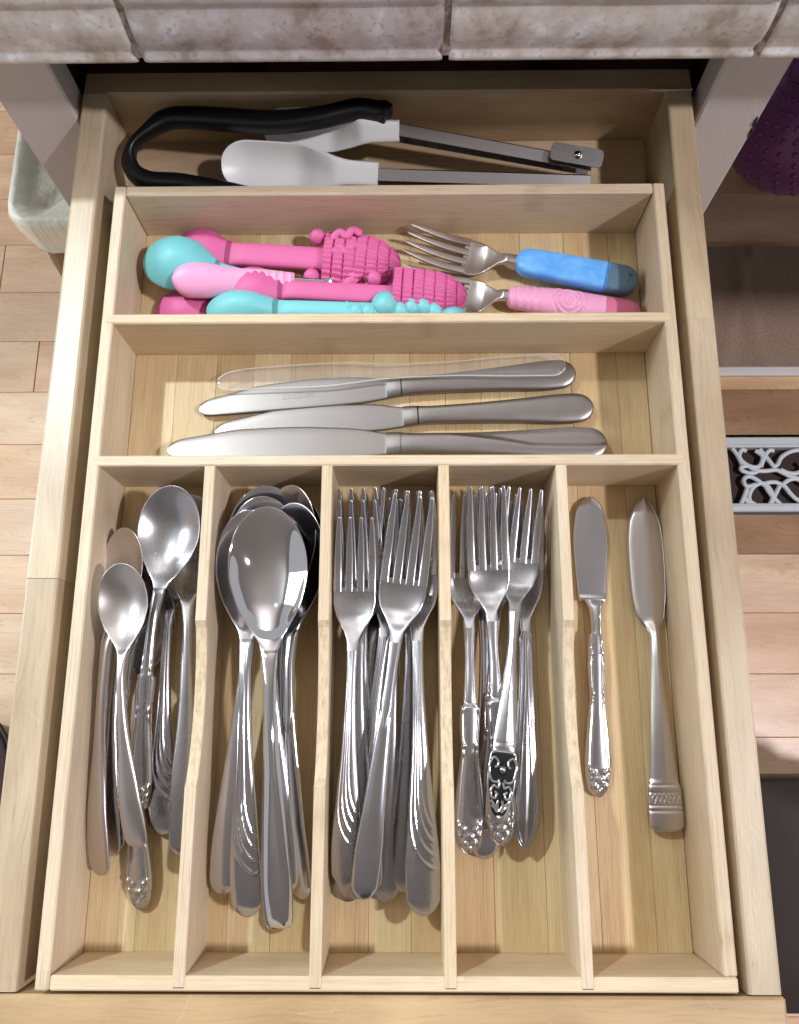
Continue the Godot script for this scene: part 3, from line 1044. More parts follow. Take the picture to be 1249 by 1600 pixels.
	# tan bin lined with a white bag, on the left under the counter
	var bin := thing("waste_bin", "tan waste bin lined with a crumpled white plastic bag, left of the drawer", "bin", Vector3(-0.350, 0, -0.828))
	var rings: Array = []
	for k in 6:
		var y: float = [0.0, 0.10, 0.20, 0.23, 0.245, 0.25][k]
		var s: float = [1.10, 1.07, 1.02, 0.995, 0.985, 0.90][k]
		rings.append(rounded_rect(0.118 * s, 0.128 * s, 0.028 * s, y, 6))
	var body := part("body", skin(rings, Vector2(0.4, 0.4), rnd_off()), M.bin_tan, bin)
	body.name = "body"
	# the bag: folded over the rim, its middle sagging
	var bag: Array = []
	var nb := 72
	for k in 11:
		var ring: Array = []
		var f: float = [1.045, 1.065, 1.06, 1.04, 1.0, 0.93, 0.80, 0.62, 0.42, 0.22, 0.03][k]
		var y: float = [0.262, 0.276, 0.298, 0.309, 0.309, 0.297, 0.286, 0.281, 0.280, 0.281, 0.282][k]
		for q in rounded_rect(0.118 * f, 0.128 * f, 0.028 * f, y, 17):
			var p: Vector3 = q
			var ang := atan2(p.z, p.x)
			var n1 := sin(ang * 9.0 + k * 0.7) * 0.5 + sin(ang * 17.0 - k) * 0.3 + sin(ang * 5.0 + 1.3 * k) * 0.5
			var n2 := absf(sin(ang * 6.5 + k * 0.55 + 0.6 * sin(ang * 3.0))) + 0.5 * absf(sin(ang * 13.0 - k * 0.8)) - 0.8
			if k == 0: p.y += 0.008 * n1 + 0.006 * n2 - 0.020 * exp(-pow(ang - 2.2, 2.0) / 0.06)
			elif k > 4: p.y += (0.010 * n2 + 0.004 * n1) * minf(1.0, f * 1.4)
			else: p += Vector3(cos(ang), 0.3, sin(ang)) * (0.0035 * n2 + 0.0015 * n1)
			ring.append(p)
		bag.append(ring)
	part("bag_liner", ring_grid(bag), M.liner, bin)

	# dark stool seat on the right, beside the drawer's front corner
	var stool := thing("stool", "dark brown leather stool with rounded corners beside the drawer's right front", "stool", Vector3(0.47, 0, 0.035))
	var seat: Array = []
	for k in 7:
		var y: float = [0.30, 0.305, 0.33, 0.36, 0.374, 0.379, 0.38][k]
		var f: float = [0.97, 0.99, 1.0, 1.0, 0.985, 0.955, 0.05][k]
		seat.append(rounded_rect(0.165 * f, 0.098 * f, 0.030 * f, y, 8))
	part("seat", ring_grid(seat), M.leather, stool)
	for sx in [-1, 1]:
		for sz in [-1, 1]:
			part("leg", board(Vector3(sx * 0.13 - 0.016, 0, sz * 0.068 - 0.016), Vector3(sx * 0.13 + 0.016, 0.30, sz * 0.068 + 0.016), "y"), M.dark_wood, stool)

	# soft grey violet cushion at the very left
	var cu := thing("cushion", "soft grey violet floor cushion left of the drawer", "cushion", Vector3(-0.600, 0, 0.02))
	var rows: Array = []
	for k in 13:
		var a := PI * (float(k) / 12.0 - 0.5)
		rows.append(rounded_rect(0.006 + 0.094 * pow(cos(a), 0.5), 0.006 + 0.150 * pow(cos(a), 0.5), (0.006 + 0.09 * pow(cos(a), 0.5)) * 0.99, 0.075 + 0.073 * sin(a), 10))
	part("cover", ring_grid(rows), M.violet_grey, cu)
	part("piping", sweep(closed_path(rounded_rect(0.101, 0.157, 0.09, 0.075, 10)), func(_t): return Vector2(0.004, 0.004), 8, false), M.leather, cu)

func closed_path(r: Array) -> Array:
	var o := r.duplicate()
	o.append(r[0]); o.append(r[1])
	return o

func rounded_rect(hx: float, hz: float, rad: float, y: float, per: int) -> Array:
	var out: Array = []
	for c in 4:
		var cx: float = (hx - rad) * [1, -1, -1, 1][c]
		var cz: float = (hz - rad) * [1, 1, -1, -1][c]
		for k in per:
			var a := PI / 2 * (c + float(k) / (per - 1))
			out.append(Vector3(cx + rad * cos(a), y, cz + rad * sin(a)))
	return out

# smooth closed rings, first and last ring closed with a fan
func ring_grid(rings: Array) -> ArrayMesh:
	var st := SurfaceTool.new(); st.begin(Mesh.PRIMITIVE_TRIANGLES)
	st.set_smooth_group(0)
	var n: int = rings[0].size()
	var all: Array = []
	for i in rings.size() - 1:
		for k in n:
			var k2 := (k + 1) % n
			all.append([rings[i][k], rings[i][k2], rings[i + 1][k2]])
			all.append([rings[i][k], rings[i + 1][k2], rings[i + 1][k]])
	for e in [0, rings.size() - 1]:
		var c := Vector3.ZERO
		for p in rings[e]: c += p
		c /= n
		for k in n:
			all.append([c, rings[e][k], rings[e][(k + 1) % n]] if e == 0 else [c, rings[e][(k + 1) % n], rings[e][k]])
	for t in all:
		if ((t[1] - t[0]) as Vector3).cross(t[2] - t[0]).length_squared() < 1e-18: continue
		for q in t:
			st.set_uv(Vector2(q.x, q.z) * 3.0); st.add_vertex(q)
	st.index()
	st.generate_normals()
	return st.commit()

# ---------------------------------------------------------------- tongs
func channel(a: Vector3, b: Vector3, w0: float, w1: float, h: float, up: Vector3) -> ArrayMesh:
	# folded sheet: a web with two flanges, open towards -up
	var d := (b - a).normalized()
	var side := d.cross(up).normalized()
	var t := 0.0009
	var rings: Array = []
	for k in 9:
		var f := float(k) / 8.0
		var w := lerpf(w0, w1, f) * 0.5
		var c := a.lerp(b, f)
		var sec: Array = [Vector2(-w, -h), Vector2(-w, -0.0008), Vector2(-w + 0.0008, 0), Vector2(w - 0.0008, 0), Vector2(w, -0.0008), Vector2(w, -h), Vector2(w - t, -h), Vector2(w - t, -t), Vector2(-w + t, -t), Vector2(-w + t, -h)]
		var ring: Array = []
		for q in sec:
			ring.append(c + side * q.x + up * q.y)
		rings.append(ring)
	var st := SurfaceTool.new(); st.begin(Mesh.PRIMITIVE_TRIANGLES)
	var n := 10
	for i in 8:
		for k in n:
			var k2 := (k + 1) % n
			var q: Array = [rings[i][k], rings[i][k2], rings[i + 1][k2], rings[i + 1][k]]
			var edge: Vector3 = rings[i][k2] - rings[i][k]
			var nrm: Vector3 = edge.cross(rings[i + 1][k] - rings[i][k]).normalized()
			# the profile runs round the sheet in one sense, so this points out on every face
			for j in [0, 2, 1, 0, 3, 2]:
				st.set_normal(nrm); st.set_uv(Vector2(float(i) / 8.0, float(k) / n)); st.add_vertex(q[j])
	return st.commit()

func build_tongs():
	# steel tongs with white nylon heads, hinge to the right
	var t := thing("tongs", "steel kitchen tongs with white nylon heads, behind the tray", "tongs", V(0.0, 0, -0.43), "tongs behind the tray")
	var O := Vector3(0, 0, 0.43)
	var up_a := Vector3(0.05, 0.40, -0.91).normalized()
	var up_p := Vector3(0.06, 0.93, 0.36).normalized()
	var up_b := Vector3(0.0, 0.40, -0.91).normalized()
	var ha := Vector3(0.1165, -0.0225, -0.4275) + O
	var ta := Vector3(-0.004, -0.0170, -0.4495) + O
	var hb := Vector3(0.1160, -0.0270, -0.4200) + O
	var tb := Vector3(-0.0085, -0.0250, -0.4235) + O
	var arm_a := part("arm", channel(ha, ta, 0.0120, 0.0150, 0.0070, up_a), M.steel1, t)
	var arm_b := part("arm", channel(hb, tb, 0.0120, 0.0150, 0.0070, up_b), M.steel1, t)
	var pin := CylinderMesh.new(); pin.top_radius = 0.0032; pin.bottom_radius = 0.0034; pin.height = 0.003; pin.radial_segments = 24
	var da := (ta - ha).normalized()
	var hp := Vector3(0.1180, -0.0140, -0.4220) + O
	var rv := part("rivet", join([blob(hp + da * 0.0110 + up_p * 0.0012, Vector3(0.0024, 0.0013, 0.0024), Basis(da, up_p, da.cross(up_p)).orthonormalized())]), M.steel0, arm_a)
	rv.name = "rivet"
	# hinge cap: a flat rounded plate over the end of the upper arm
	var ring: Array = []
	for layer in 2:
		var rr: Array = []
		for q in rounded_rect(0.0150, 0.0050, 0.0026, 0.0, 6):
			var sd := da.cross(up_p).normalized()
			rr.append(hp + da * (0.0115 + q.x) + sd * q.z + up_p * (0.0003 if layer == 0 else 0.0012))
		ring.append(rr)
	part("hinge_plate", skin(ring, Vector2(0.1, 0.1), rnd_off()), M.steel4, t)
	# nylon heads: a sleeve in the channel, widening to a paddle
	for k in 2:
		var a: Vector3 = ta + (ha - ta).normalized() * 0.010 + Vector3(0, 0.003, 0.005) if k == 0 else tb + (hb - tb).normalized() * 0.002 + Vector3(0, 0.002, 0.004)
		var b: Vector3 = (Vector3(-0.074, -0.020, -0.4480) if k == 0 else Vector3(-0.0985, -0.0235, -0.4275)) + O
		var keys: Array = [[0.0, 0.0135, 0.0, 0.003, 0.005, 0.0], [0.020, 0.0148, 0.0, 0.0030, 0.0075, 0.0], [0.045, 0.0148, 0.0, 0.0032, 0.0085, 0.0], [0.062, 0.0115, 0.002, 0.005, 0.003, 0.0], [0.072, 0.0085, 0.003, 0.007, 0.0, 0.0], [0.080, 0.0072, 0.003, 0.0075, 0.0, 0.0], [0.097, 0.0068, 0.003, 0.0075, 0.0, 0.0]]
		var lf := loft(keys, 60, 14, {"r0": 0.016, "e0": 2.3, "edge": 5.0})
		var h: MeshInstance3D = part("paddle", cut(lf), M.nylon, t)
		var z := (a - b).normalized()
		var y: Vector3 = (Vector3(0.05, 0.62, 0.78) if k == 0 else Vector3(0.0, 0.80, 0.6))
		var x := y.cross(z).normalized()
		y = z.cross(x)
		var sc := (a - b).length() / 0.097
		h.transform = Transform3D(Basis(x, y, z).scaled(Vector3(sc, sc, sc)), b)
	# black one-piece tongs bent to a U on the left
	var bt := thing("tongs", "black nylon tongs bent into a U, lying against the drawer's back behind the tray", "tongs", V(-0.10, 0, -0.43), "tongs behind the tray")
	var raw: Array = [[-0.003, -0.007, -0.4475], [-0.018, -0.006, -0.4495], [-0.040, -0.007, -0.4450], [-0.065, -0.008, -0.4430], [-0.090, -0.009, -0.4455], [-0.112, -0.010, -0.4480], [-0.128, -0.012, -0.4490], [-0.140, -0.014, -0.4420], [-0.1485, -0.016, -0.4345], [-0.1505, -0.018, -0.4260], [-0.147, -0.020, -0.4185], [-0.138, -0.022, -0.4145], [-0.122, -0.024, -0.4145], [-0.098, -0.026, -0.4110], [-0.070, -0.028, -0.4050], [-0.045, -0.030, -0.4020]]
	var pts: Array = []
	for q in raw: pts.append(Vector3(q[0] + 0.10, q[1], q[2] + 0.43))
	var path: Array = []
	for i in pts.size() - 1:
		for k in 8:
			path.append((pts[i] as Vector3).cubic_interpolate(pts[i + 1], pts[maxi(i - 1, 0)], pts[mini(i + 2, pts.size() - 1)], k / 8.0))
	path.append(pts[pts.size() - 1])
	var size := func(t: float) -> Vector2:
		var w := 0.0052
		if t < 0.10: w = lerpf(0.0060, 0.0056, t / 0.1)
		elif t < 0.42: w = 0.0056 + 0.0010 * sin((t - 0.1) / 0.32 * PI)
		elif t < 0.62: w = lerpf(0.0056, 0.0028, sin((t - 0.42) / 0.20 * PI))
		else: w = 0.0056
		return Vector2(w * 0.86, (0.0056 if t < 0.45 else lerpf(0.0056, 0.0066, (t - 0.45) / 0.55)) * (1.0 - 0.25 * exp(-pow((t - 0.52) / 0.07, 2.0))))
	part("bent_band", sweep(path, size, 24, true, 3.4), M.black, bt)
	var tip := part("tip", skin([[Vector3(0.0935, -0.0125, -0.0222), Vector3(0.0935, -0.0018, -0.0222), Vector3(0.0935, -0.0018, -0.0128), Vector3(0.0935, -0.0125, -0.0128)], [Vector3(0.0985, -0.0125, -0.0226), Vector3(0.0985, -0.0022, -0.0226), Vector3(0.0960, -0.0022, -0.0118), Vector3(0.0960, -0.0125, -0.0118)], [Vector3(0.1020, -0.0115, -0.0208), Vector3(0.1020, -0.0035, -0.0208), Vector3(0.0975, -0.0035, -0.0118), Vector3(0.0975, -0.0115, -0.0118)]], Vector2(0.1, 0.1), rnd_off()), M.black, bt)
	tip.name = "tip"

# ---------------------------------------------------------------- children's cutlery
func build_child_cutlery():
	var G := "children's cutlery in the second row"
	# silicone spoons lie bowl down: the bowl is a dome
	var sil := func(called: String, label: String, m: Material, a: Vector3, b: Vector3, bw: float, bl: float, hw: float, roll: float, bulge: float) -> Node3D:
		var t := thing(called, label, "spoon", Vector3.ZERO, G)
		var L := 0.115
		var keys: Array = [[0.0, bw, -0.003, 0.003, bulge, 0], [bl * 0.35, bw, -0.001, 0.003, bulge, 0], [bl * 0.62, bw * 0.94, 0.0, 0.003, bulge * 0.9, 0], [bl * 0.88, bw * 0.58, 0.001, 0.004, bulge * 0.4, 0], [bl * 1.05, hw * 1.05, 0.0015, 0.005, 0.0, 0], [bl * 1.25, hw, 0.002, 0.005, -0.0004, 0], [L, hw, 0.002, 0.005, -0.0004, 0]]
		var lf := loft(keys, 70, 16, {"r0": bl * 0.5, "e0": 2.1, "edge": 3.0})
		var bowl := part("bowl", cut(lf, -1.0, bl), m, t)
		part("handle", cut(lf, bl, 9.0), m, t)
		bowl.name = "bowl"
		lay(t, a, b, L, roll)
		return t
	# hot pink spoon at the back, its end a ribbed body with two bows
	var k2: Node3D = sil.call("toddler_spoon", "hot pink silicone spoon at the back, its handle ending in a ribbed body with bows", M.hot_pink, Vector3(-0.1270, -0.0310, -0.3745), Vector3(-0.0080, -0.0290, -0.3645), 0.0165, 0.034, 0.0068, 0.0, -0.008)
	ribbed_end(k2, M.hot_pink, Vector3(0, 0.001, 0.086), 0.043, 0.0170, 0.010, false)
	for q in [[0.0125, 0.082, 0.0055], [-0.0125, 0.0815, 0.0055]]:
		part("knob", blob(Vector3(q[0], 0.004, q[1]), Vector3(0.0045, 0.005, 0.0045)), M.hot_pink, k2)
	for q in [[0.0125, 0.0985], [0.0030, 0.0995]]:
		part("bow", tube([Vector3(q[0] - 0.003, 0.0070, q[1] - 0.008), Vector3(q[0] + 0.001, 0.0082, q[1] - 0.004), Vector3(q[0] - 0.001, 0.0080, q[1]), Vector3(q[0] + 0.003, 0.0082, q[1] + 0.003), Vector3(q[0] + 0.001, 0.0070, q[1] + 0.008)], 0.0024, 1.0, 0.7, 5, 8), M.hot_pink, k2)
	part("fan", cut(loft([[0.0, 0.002, 0, 0.003, 0, 0], [0.012, 0.006, 0, 0.004, -0.002, 0], [0.020, 0.0075, 0, 0.003, -0.002, 0]], 24, 24, {"r1": 0.005, "relief": func(_s, u, _w, _e): return 0.0005 * sin(u * 22.0)}), -1, 9), M.hot_pink, k2).transform = Transform3D(Basis(Vector3.UP, 0.9), Vector3(-0.019, 0.0035, 0.098))
	# teal spoon lying over it
	var k1: Node3D = sil.call("toddler_spoon", "larger teal silicone spoon lying bowl down at the left end of the row", M.teal, Vector3(-0.1375, -0.0175, -0.3650), Vector3(-0.0350, -0.0310, -0.3420), 0.0185, 0.045, 0.0058, 0.0, -0.0125)
	k1.name = k1.name
	# hot pink spoon in the shadow at the bottom left
	sil.call("toddler_spoon", "hot pink silicone spoon lowest in the left corner, its bowl half in shadow", M.hot_pink, Vector3(-0.1340, -0.0320, -0.3375), Vector3(-0.0250, -0.0330, -0.3400), 0.0150, 0.036, 0.0056, 0.0, -0.008)
	# metal spoon with a pale pink handle ending in a bulb, lying the other way round
	var k3 := thing("child_spoon", "small metal spoon with a pale pink bulb handle ringed towards the metal", "spoon", Vector3.ZERO, G)
	var hk: Array = [[0.0, 0.0092, 0.0, 0.013, 0, 0], [0.016, 0.0095, 0.0, 0.013, 0, 0], [0.034, 0.0072, 0.0, 0.010, 0, 0], [0.048, 0.0068, 0.0, 0.009, 0, 0], [0.066, 0.0052, 0.0, 0.008, 0, 0]]
	part("handle", cut(loft(hk, 110, 14, {"r0": 0.010, "edge": 2.2, "relief": func(s, _u, _w, _e): return 0.0006 * sin(s * 1500.0) if s > 0.040 else 0.0})), M.pale_pink, k3)
	var mk: Array = [[0.064, 0.0032, -0.001, 0.002, -0.0004, 0], [0.082, 0.0028, -0.002, 0.002, -0.0004, 0], [0.090, 0.005, -0.002, 0.0014, 0.002, 0], [0.100, 0.0105, -0.001, 0.0012, 0.005, 0], [0.112, 0.0120, 0.000, 0.0012, 0.0055, 0], [0.126, 0.0110, 0.002, 0.0012, 0.004, 0]]
	part("bowl", cut(loft(mk, 60, 12, {"r1": 0.014})), M.steel3, k3)
	lay(k3, Vector3(-0.1190, -0.0150, -0.3470), Vector3(0.0075, -0.0260, -0.3500), 0.126, 18.0)
	# hot pink spoon with the beehive end
	var k5: Node3D = sil.call("toddler_spoon", "hot pink silicone spoon behind the front teal one, ending in a tall ribbed skirt", M.hot_pink, Vector3(-0.0920, -0.0200, -0.3450), Vector3(0.0180, -0.0215, -0.3385), 0.0150, 0.034, 0.0058, 0.0, -0.008)
	ribbed_end(k5, M.hot_pink, Vector3(0.0015, 0.0, 0.0975), 0.0435, 0.0165, 0.014, true)
	part("knob", blob(Vector3(0.0095, 0.003, 0.0870), Vector3(0.004, 0.005, 0.004)), M.hot_pink, k5)
	# teal spoon in front, its end a row of scallops
	var k6: Node3D = sil.call("toddler_spoon", "smaller teal silicone spoon against the front divider, its handle ending in scallops", M.teal, Vector3(-0.1010, -0.0185, -0.3320), Vector3(0.0140, -0.0190, -0.3278), 0.0118, 0.040, 0.0046, 0.0, -0.010)
	for q in [[0.0015, 0.0785, 0.0036, 0.0042, 0.0016], [-0.001, 0.0835, 0.0052, 0.0050, 0.0042], [-0.001, 0.0900, 0.0052, 0.0052, 0.0042], [0.0035, 0.0990, 0.0085, 0.0065, 0.0075], [0.000, 0.1075, 0.0058, 0.0052, 0.0042], [0.0025, 0.1135, 0.0066, 0.0052, 0.0046], [0.003, 0.1200, 0.0066, 0.0052, 0.0046], [0.0005, 0.1260, 0.0058, 0.0050, 0.0042], [-0.002, 0.1355, 0.0056, 0.0046, 0.0078]]:
		part("scallop", blob(Vector3(q[0], 0.002, q[1]), Vector3(q[2], q[3], q[4]), Basis(Vector3.UP, 0.25), 20), M.teal, k6)
	# fork with the blue marbled handle and slate tip
	var k7 := thing("child_fork", "small metal fork with a marbled blue handle and slate grey tip", "fork", Vector3.ZERO, G)
	fork_head(k7, 0.80, M.steel2, 0.035, 0.0112, true)
	var bk: Array = [[0.063, 0.0070, 0.0075, 0.008, -0.0003, 0], [0.072, 0.0080, 0.0078, 0.0090, -0.0003, 0], [0.100, 0.0086, 0.0082, 0.0092, -0.0003, 0], [0.132, 0.0088, 0.0082, 0.0092, -0.0003, 0]]
	var lf := loft(bk, 60, 14, {"r0": 0.006, "r1": 0.009, "edge": 4.2})
	part("handle", cut(lf, -1, 0.1145), M.blue, k7)
	var tipm := part("handle_tip", cut(lf, 0.1145, 9), M.slate, k7)
	var tm := TextMesh.new(); tm.text = "ZAK"; tm.font_size = 24; tm.pixel_size = 0.00016; tm.depth = 0.0003
	var f := SystemFont.new(); f.font_names = PackedStringArray(["Droid Sans"]); f.font_weight = 700; tm.font = f
	var txt := part("lettering", tm, M.ink, tipm)
	txt.transform = Transform3D(Basis(Vector3(0.93, 0, 0.36), Vector3(0.36, 0, -0.93), Vector3(0, 1, 0)).orthonormalized(), Vector3(0, 0.0128, 0.1255))
	lay(k7, Vector3(0.0095, -0.0345, -0.3790), Vector3(0.1395, -0.0350, -0.3500), 0.132, 0.0)
	# fork with the pale pink handle, swirl and deeper pink tip
	var k8 := thing("child_fork", "small metal fork with a pale pink swirled handle, along the front divider", "fork", Vector3.ZERO, G)
	fork_head(k8, 0.72, M.steel2, 0.033, 0.0105, true)
	var pk: Array = [[0.054, 0.0058, 0.0065, 0.008, -0.001, 0], [0.062, 0.0064, 0.0068, 0.009, -0.001, 0], [0.085, 0.0076, 0.0072, 0.0095, -0.001, 0], [0.100, 0.0070, 0.0072, 0.0090, -0.001, 0], [0.124, 0.0066, 0.0066, 0.0085, -0.001, 0]]
	var swirl := func(s, u, w, _e):
		if s < 0.072: return 0.0005 * sin(s * 1500.0)
		var dx: float = s - 0.086
		var dy: float = u * w
		var rr := sqrt(dx * dx + dy * dy)
		return 0.0006 * sin(rr * 2600.0 - atan2(dy, dx)) * (1.0 if rr < 0.009 else 0.0)
	lf = loft(pk, 150, 26, {"r0": 0.004, "r1": 0.007, "edge": 2.4, "relief": swirl})
	part("handle", cut(lf, -1, 0.1055), M.pale_pink, k8)
	part("handle_tip", cut(lf, 0.1055, 9), M.deep_pink, k8)
	lay(k8, Vector3(0.0085, -0.0375, -0.3530), Vector3(0.1405, -0.0370, -0.3330), 0.124, 0.0)

# end piece with tiers of fine ribs, like a woven skirt
func ribbed_end(t: Node3D, m: Material, at: Vector3, L: float, w: float, h: float, tall: bool):
	var n := 7
	var rel := func(s, u, _w, _e):
		var f: float = fposmod(s / L * n, 1.0)
		return 0.0013 * (1.0 - f) * (0.4 + 0.6 * clampf(f * 8.0, 0, 1)) - 0.0014 * exp(-pow(minf(f, 1.0 - f) / 0.07, 2.0)) + 0.0011 * sin(u * 36.0 + floorf(s / L * n) * 1.3)
	var keys: Array = [[0.0, w * 0.98, 0, h, -0.002, 0], [L * 0.25, w, 0, h, -0.003, 0], [L * 0.6, w * 0.92, 0, h, -0.003, 0], [L, w * 0.62 if not tall else w * 0.7, 0, h * 0.8, -0.002, 0]]
	var lf := loft(keys, 130, 56, {"r1": L * 0.45, "e1": 2.2, "edge": 2.4, "relief": rel, "r0": 0.0015})
	var o := part("ribbed_end", cut(lf), m, t)
	o.position = at

# ---------------------------------------------------------------- forks, spoons, knives
func wave(e: float, u: float, sc: float) -> float:
	# nested ridges that run down the left edge, then swing across to the right one
	var v := u * 0.0080 * sc
	var wr := 0.0080 * sc
	var B := 0.024 * sc
	var r := 0.0
	for k in 4:
		var A := wr - (-0.0066 + 0.0021 * k) * sc
		var E := (0.0195 + 0.0056 * k) * sc + B
		var x := (wr - v) / A
		var y := maxf(E - e, 0.0) / B
		var rho := maxf(sqrt(x * x + y * y), 0.05)
		var grad := sqrt(pow(x / A, 2.0) + pow(y / B, 2.0)) / rho
		var d := (rho - 1.0) / maxf(grad, 1.0)
		r += 0.00042 * exp(-pow(d / 0.00062, 2.0)) - 0.00030 * exp(-pow((d + 0.0013) / 0.0007, 2.0))
	return r * clampf((0.135 * sc - e) / 0.05, 0.0, 1.0)

const ROSE := [[0.0030, 0.0, 1.3], [0.0056, 0.0026, 1.3], [0.0056, -0.0026, 1.3], [0.0090, 0.0045, 1.25], [0.0090, -0.0045, 1.25], [0.0085, 0.0010, 1.1], [0.0085, -0.0012, 1.1], [0.0118, 0.0030, 1.0], [0.0118, -0.0030, 1.0], [0.0135, 0.0052, 0.9], [0.0135, -0.0052, 0.9],
	[0.046, 0.0036, 0.8], [0.046, -0.0036, 0.8], [0.0495, 0.0029, 0.8], [0.0495, -0.0029, 0.8], [0.066, 0.0040, 0.8], [0.066, -0.0040, 0.8], [0.0690, 0.0031, 0.85], [0.0690, -0.0031, 0.85], [0.0735, 0.0034, 0.8], [0.0735, -0.0034, 0.8]]

func rose(e: float, v: float, u: float) -> float:
	var r := 0.00040 * exp(-pow((absf(u) - 0.80) / 0.09, 2.0)) - 0.00018 * exp(-pow((absf(u) - 0.62) / 0.08, 2.0))
	for q in ROSE:
		var de: float = e - q[0]
		if absf(de) > 0.005: continue
		var dv: float = v - q[1]
		var rad: float = 0.00118 * q[2]
		r += 0.00095 * exp(-(de * de + dv * dv) / (rad * rad))
	return r

func relief_for(style: String, sc := 1.0) -> Variant:
	match style:
		"wave": return func(s, u, w, s1): return wave(s1 - s, u, sc) if s1 - s < 0.135 * sc else 0.0
		"rose": return func(s, u, w, s1): return rose(s1 - s, u * w, u) * clampf((0.115 - (s1 - s)) / 0.03, 0, 1)
		"deco": return func(s, u, w, s1):
			var e: float = s1 - s
			if e > 0.105: return 0.0
			var d: float = w * (1.0 - absf(u)) + maxf(0.0, 0.006 - e) * 0.3
			var r := 0.0
			for q in [0.0009, 0.0021, 0.0033]:
				r += 0.0003 * exp(-pow((d - q) / 0.00035, 2.0))
			return r + 0.0004 * exp(-pow(u * w / 0.0008, 2.0)) * clampf((0.09 - e) / 0.05, 0, 1)
		"vmark": return func(s, u, w, s1):
			var e: float = s1 - s
			var edge: float = 0.077 * sc + absf(u) * 0.012 * sc
			return 0.00055 / (1.0 + exp(-(e - edge) / 0.00035)) if e < 0.125 * sc else 0.00055 * clampf((0.14 * sc - e) / 0.015, 0, 1)
		"facet": return func(s, u, w, s1):
			var e: float = s1 - s
			return -0.0013 * absf(u - clampf(0.45 - e * 6.0, -0.35, 0.4)) * clampf((0.12 - e) / 0.05, 0, 1)
		"scroll": return func(s, u, w, s1):
			var e: float = s1 - s
			if e > 0.10: return 0.0
			var r: float = -0.0007 * absf(u) * clampf((e - 0.033) / 0.004, 0, 1)
			for q in [0.0335, 0.0360]:
				r -= 0.0004 * exp(-pow((e - q) / 0.0005, 2.0))
			return r
	return null

# returns a prototype; spoons of length L, bowl bl x 2*bw
func make_spoon(called: String, L: float, bl: float, bw: float, hw: float, style: String, m: Material, end_pow := 2.0) -> Node3D:
	var sc := L / 0.19
	var keys: Array = [[0.0, bw * 0.96, 0.0040, 0.0015, 0.004 * sc, 0], [bl * 0.22, bw * 0.99, 0.0040, 0.0015, bw * 0.36, 0], [bl * 0.46, bw, 0.0045, 0.0015, bw * 0.46, 0], [bl * 0.66, bw * 0.84, 0.0052, 0.0015, bw * 0.40, 0], [bl * 0.84, bw * 0.50, 0.0064, 0.0017, bw * 0.20, 0], [bl * 0.95, bw * 0.26, 0.0078, 0.0024, bw * 0.05, 0], [bl * 1.06, 0.0034 * sc, 0.0094, 0.0033, -0.0003, 0], [bl * 1.25, 0.0029 * sc, 0.0118, 0.0034, -0.0006, 0], [L * 0.58, 0.0036 * sc, 0.0140, 0.0028, -0.0008, 0], [L * 0.80, hw * 0.86, 0.0142, 0.0022, -0.0009, 0], [L * 0.91, hw, 0.0128, 0.0020, -0.0008, 0], [L * 0.975, hw * 0.93, 0.0112, 0.0019, -0.0006, 0], [L, hw * 0.80, 0.0104, 0.0018, -0.0004, 0]]
	if style == "rose":
		keys = keys.slice(0, 9)
		keys.append_array(rose_keys(L, hw))
	var fine := style != "plain"
	var r1 := 0.0075 if end_pow < 3.0 else 0.004
	if style == "rose": r1 = 0.005
	var lf := loft(keys, 230 if fine else 110, 34 if fine else 18, {"r0": bl * 0.42, "e0": 2.05, "r1": r1 * sc, "e1": end_pow, "edge": 3.2, "relief": relief_for(style, sc)})
	var t := Node3D.new()
	t.name = called
	part("bowl", cut(lf, -1, bl * 1.0), m, t)
	part("handle", cut(lf, bl * 1.0, 9), m, t)
	t.set_meta("len", L)
	return t

func rose_keys(L: float, hw: float) -> Array:
	return [[L - 0.078, hw * 0.50, 0.0142, 0.0026, -0.0009, 0], [L - 0.070, hw * 0.62, 0.0142, 0.0025, -0.0010, 0], [L - 0.062, hw * 0.66, 0.0141, 0.0024, -0.0010, 0], [L - 0.048, hw * 0.58, 0.0138, 0.0024, -0.0010, 0], [L - 0.030, hw * 0.84, 0.0130, 0.0023, -0.0010, 0], [L - 0.014, hw, 0.0120, 0.0022, -0.0008, 0], [L - 0.006, hw * 0.84, 0.0112, 0.0021, -0.0006, 0], [L, hw * 0.55, 0.0106, 0.0020, -0.0004, 0]]

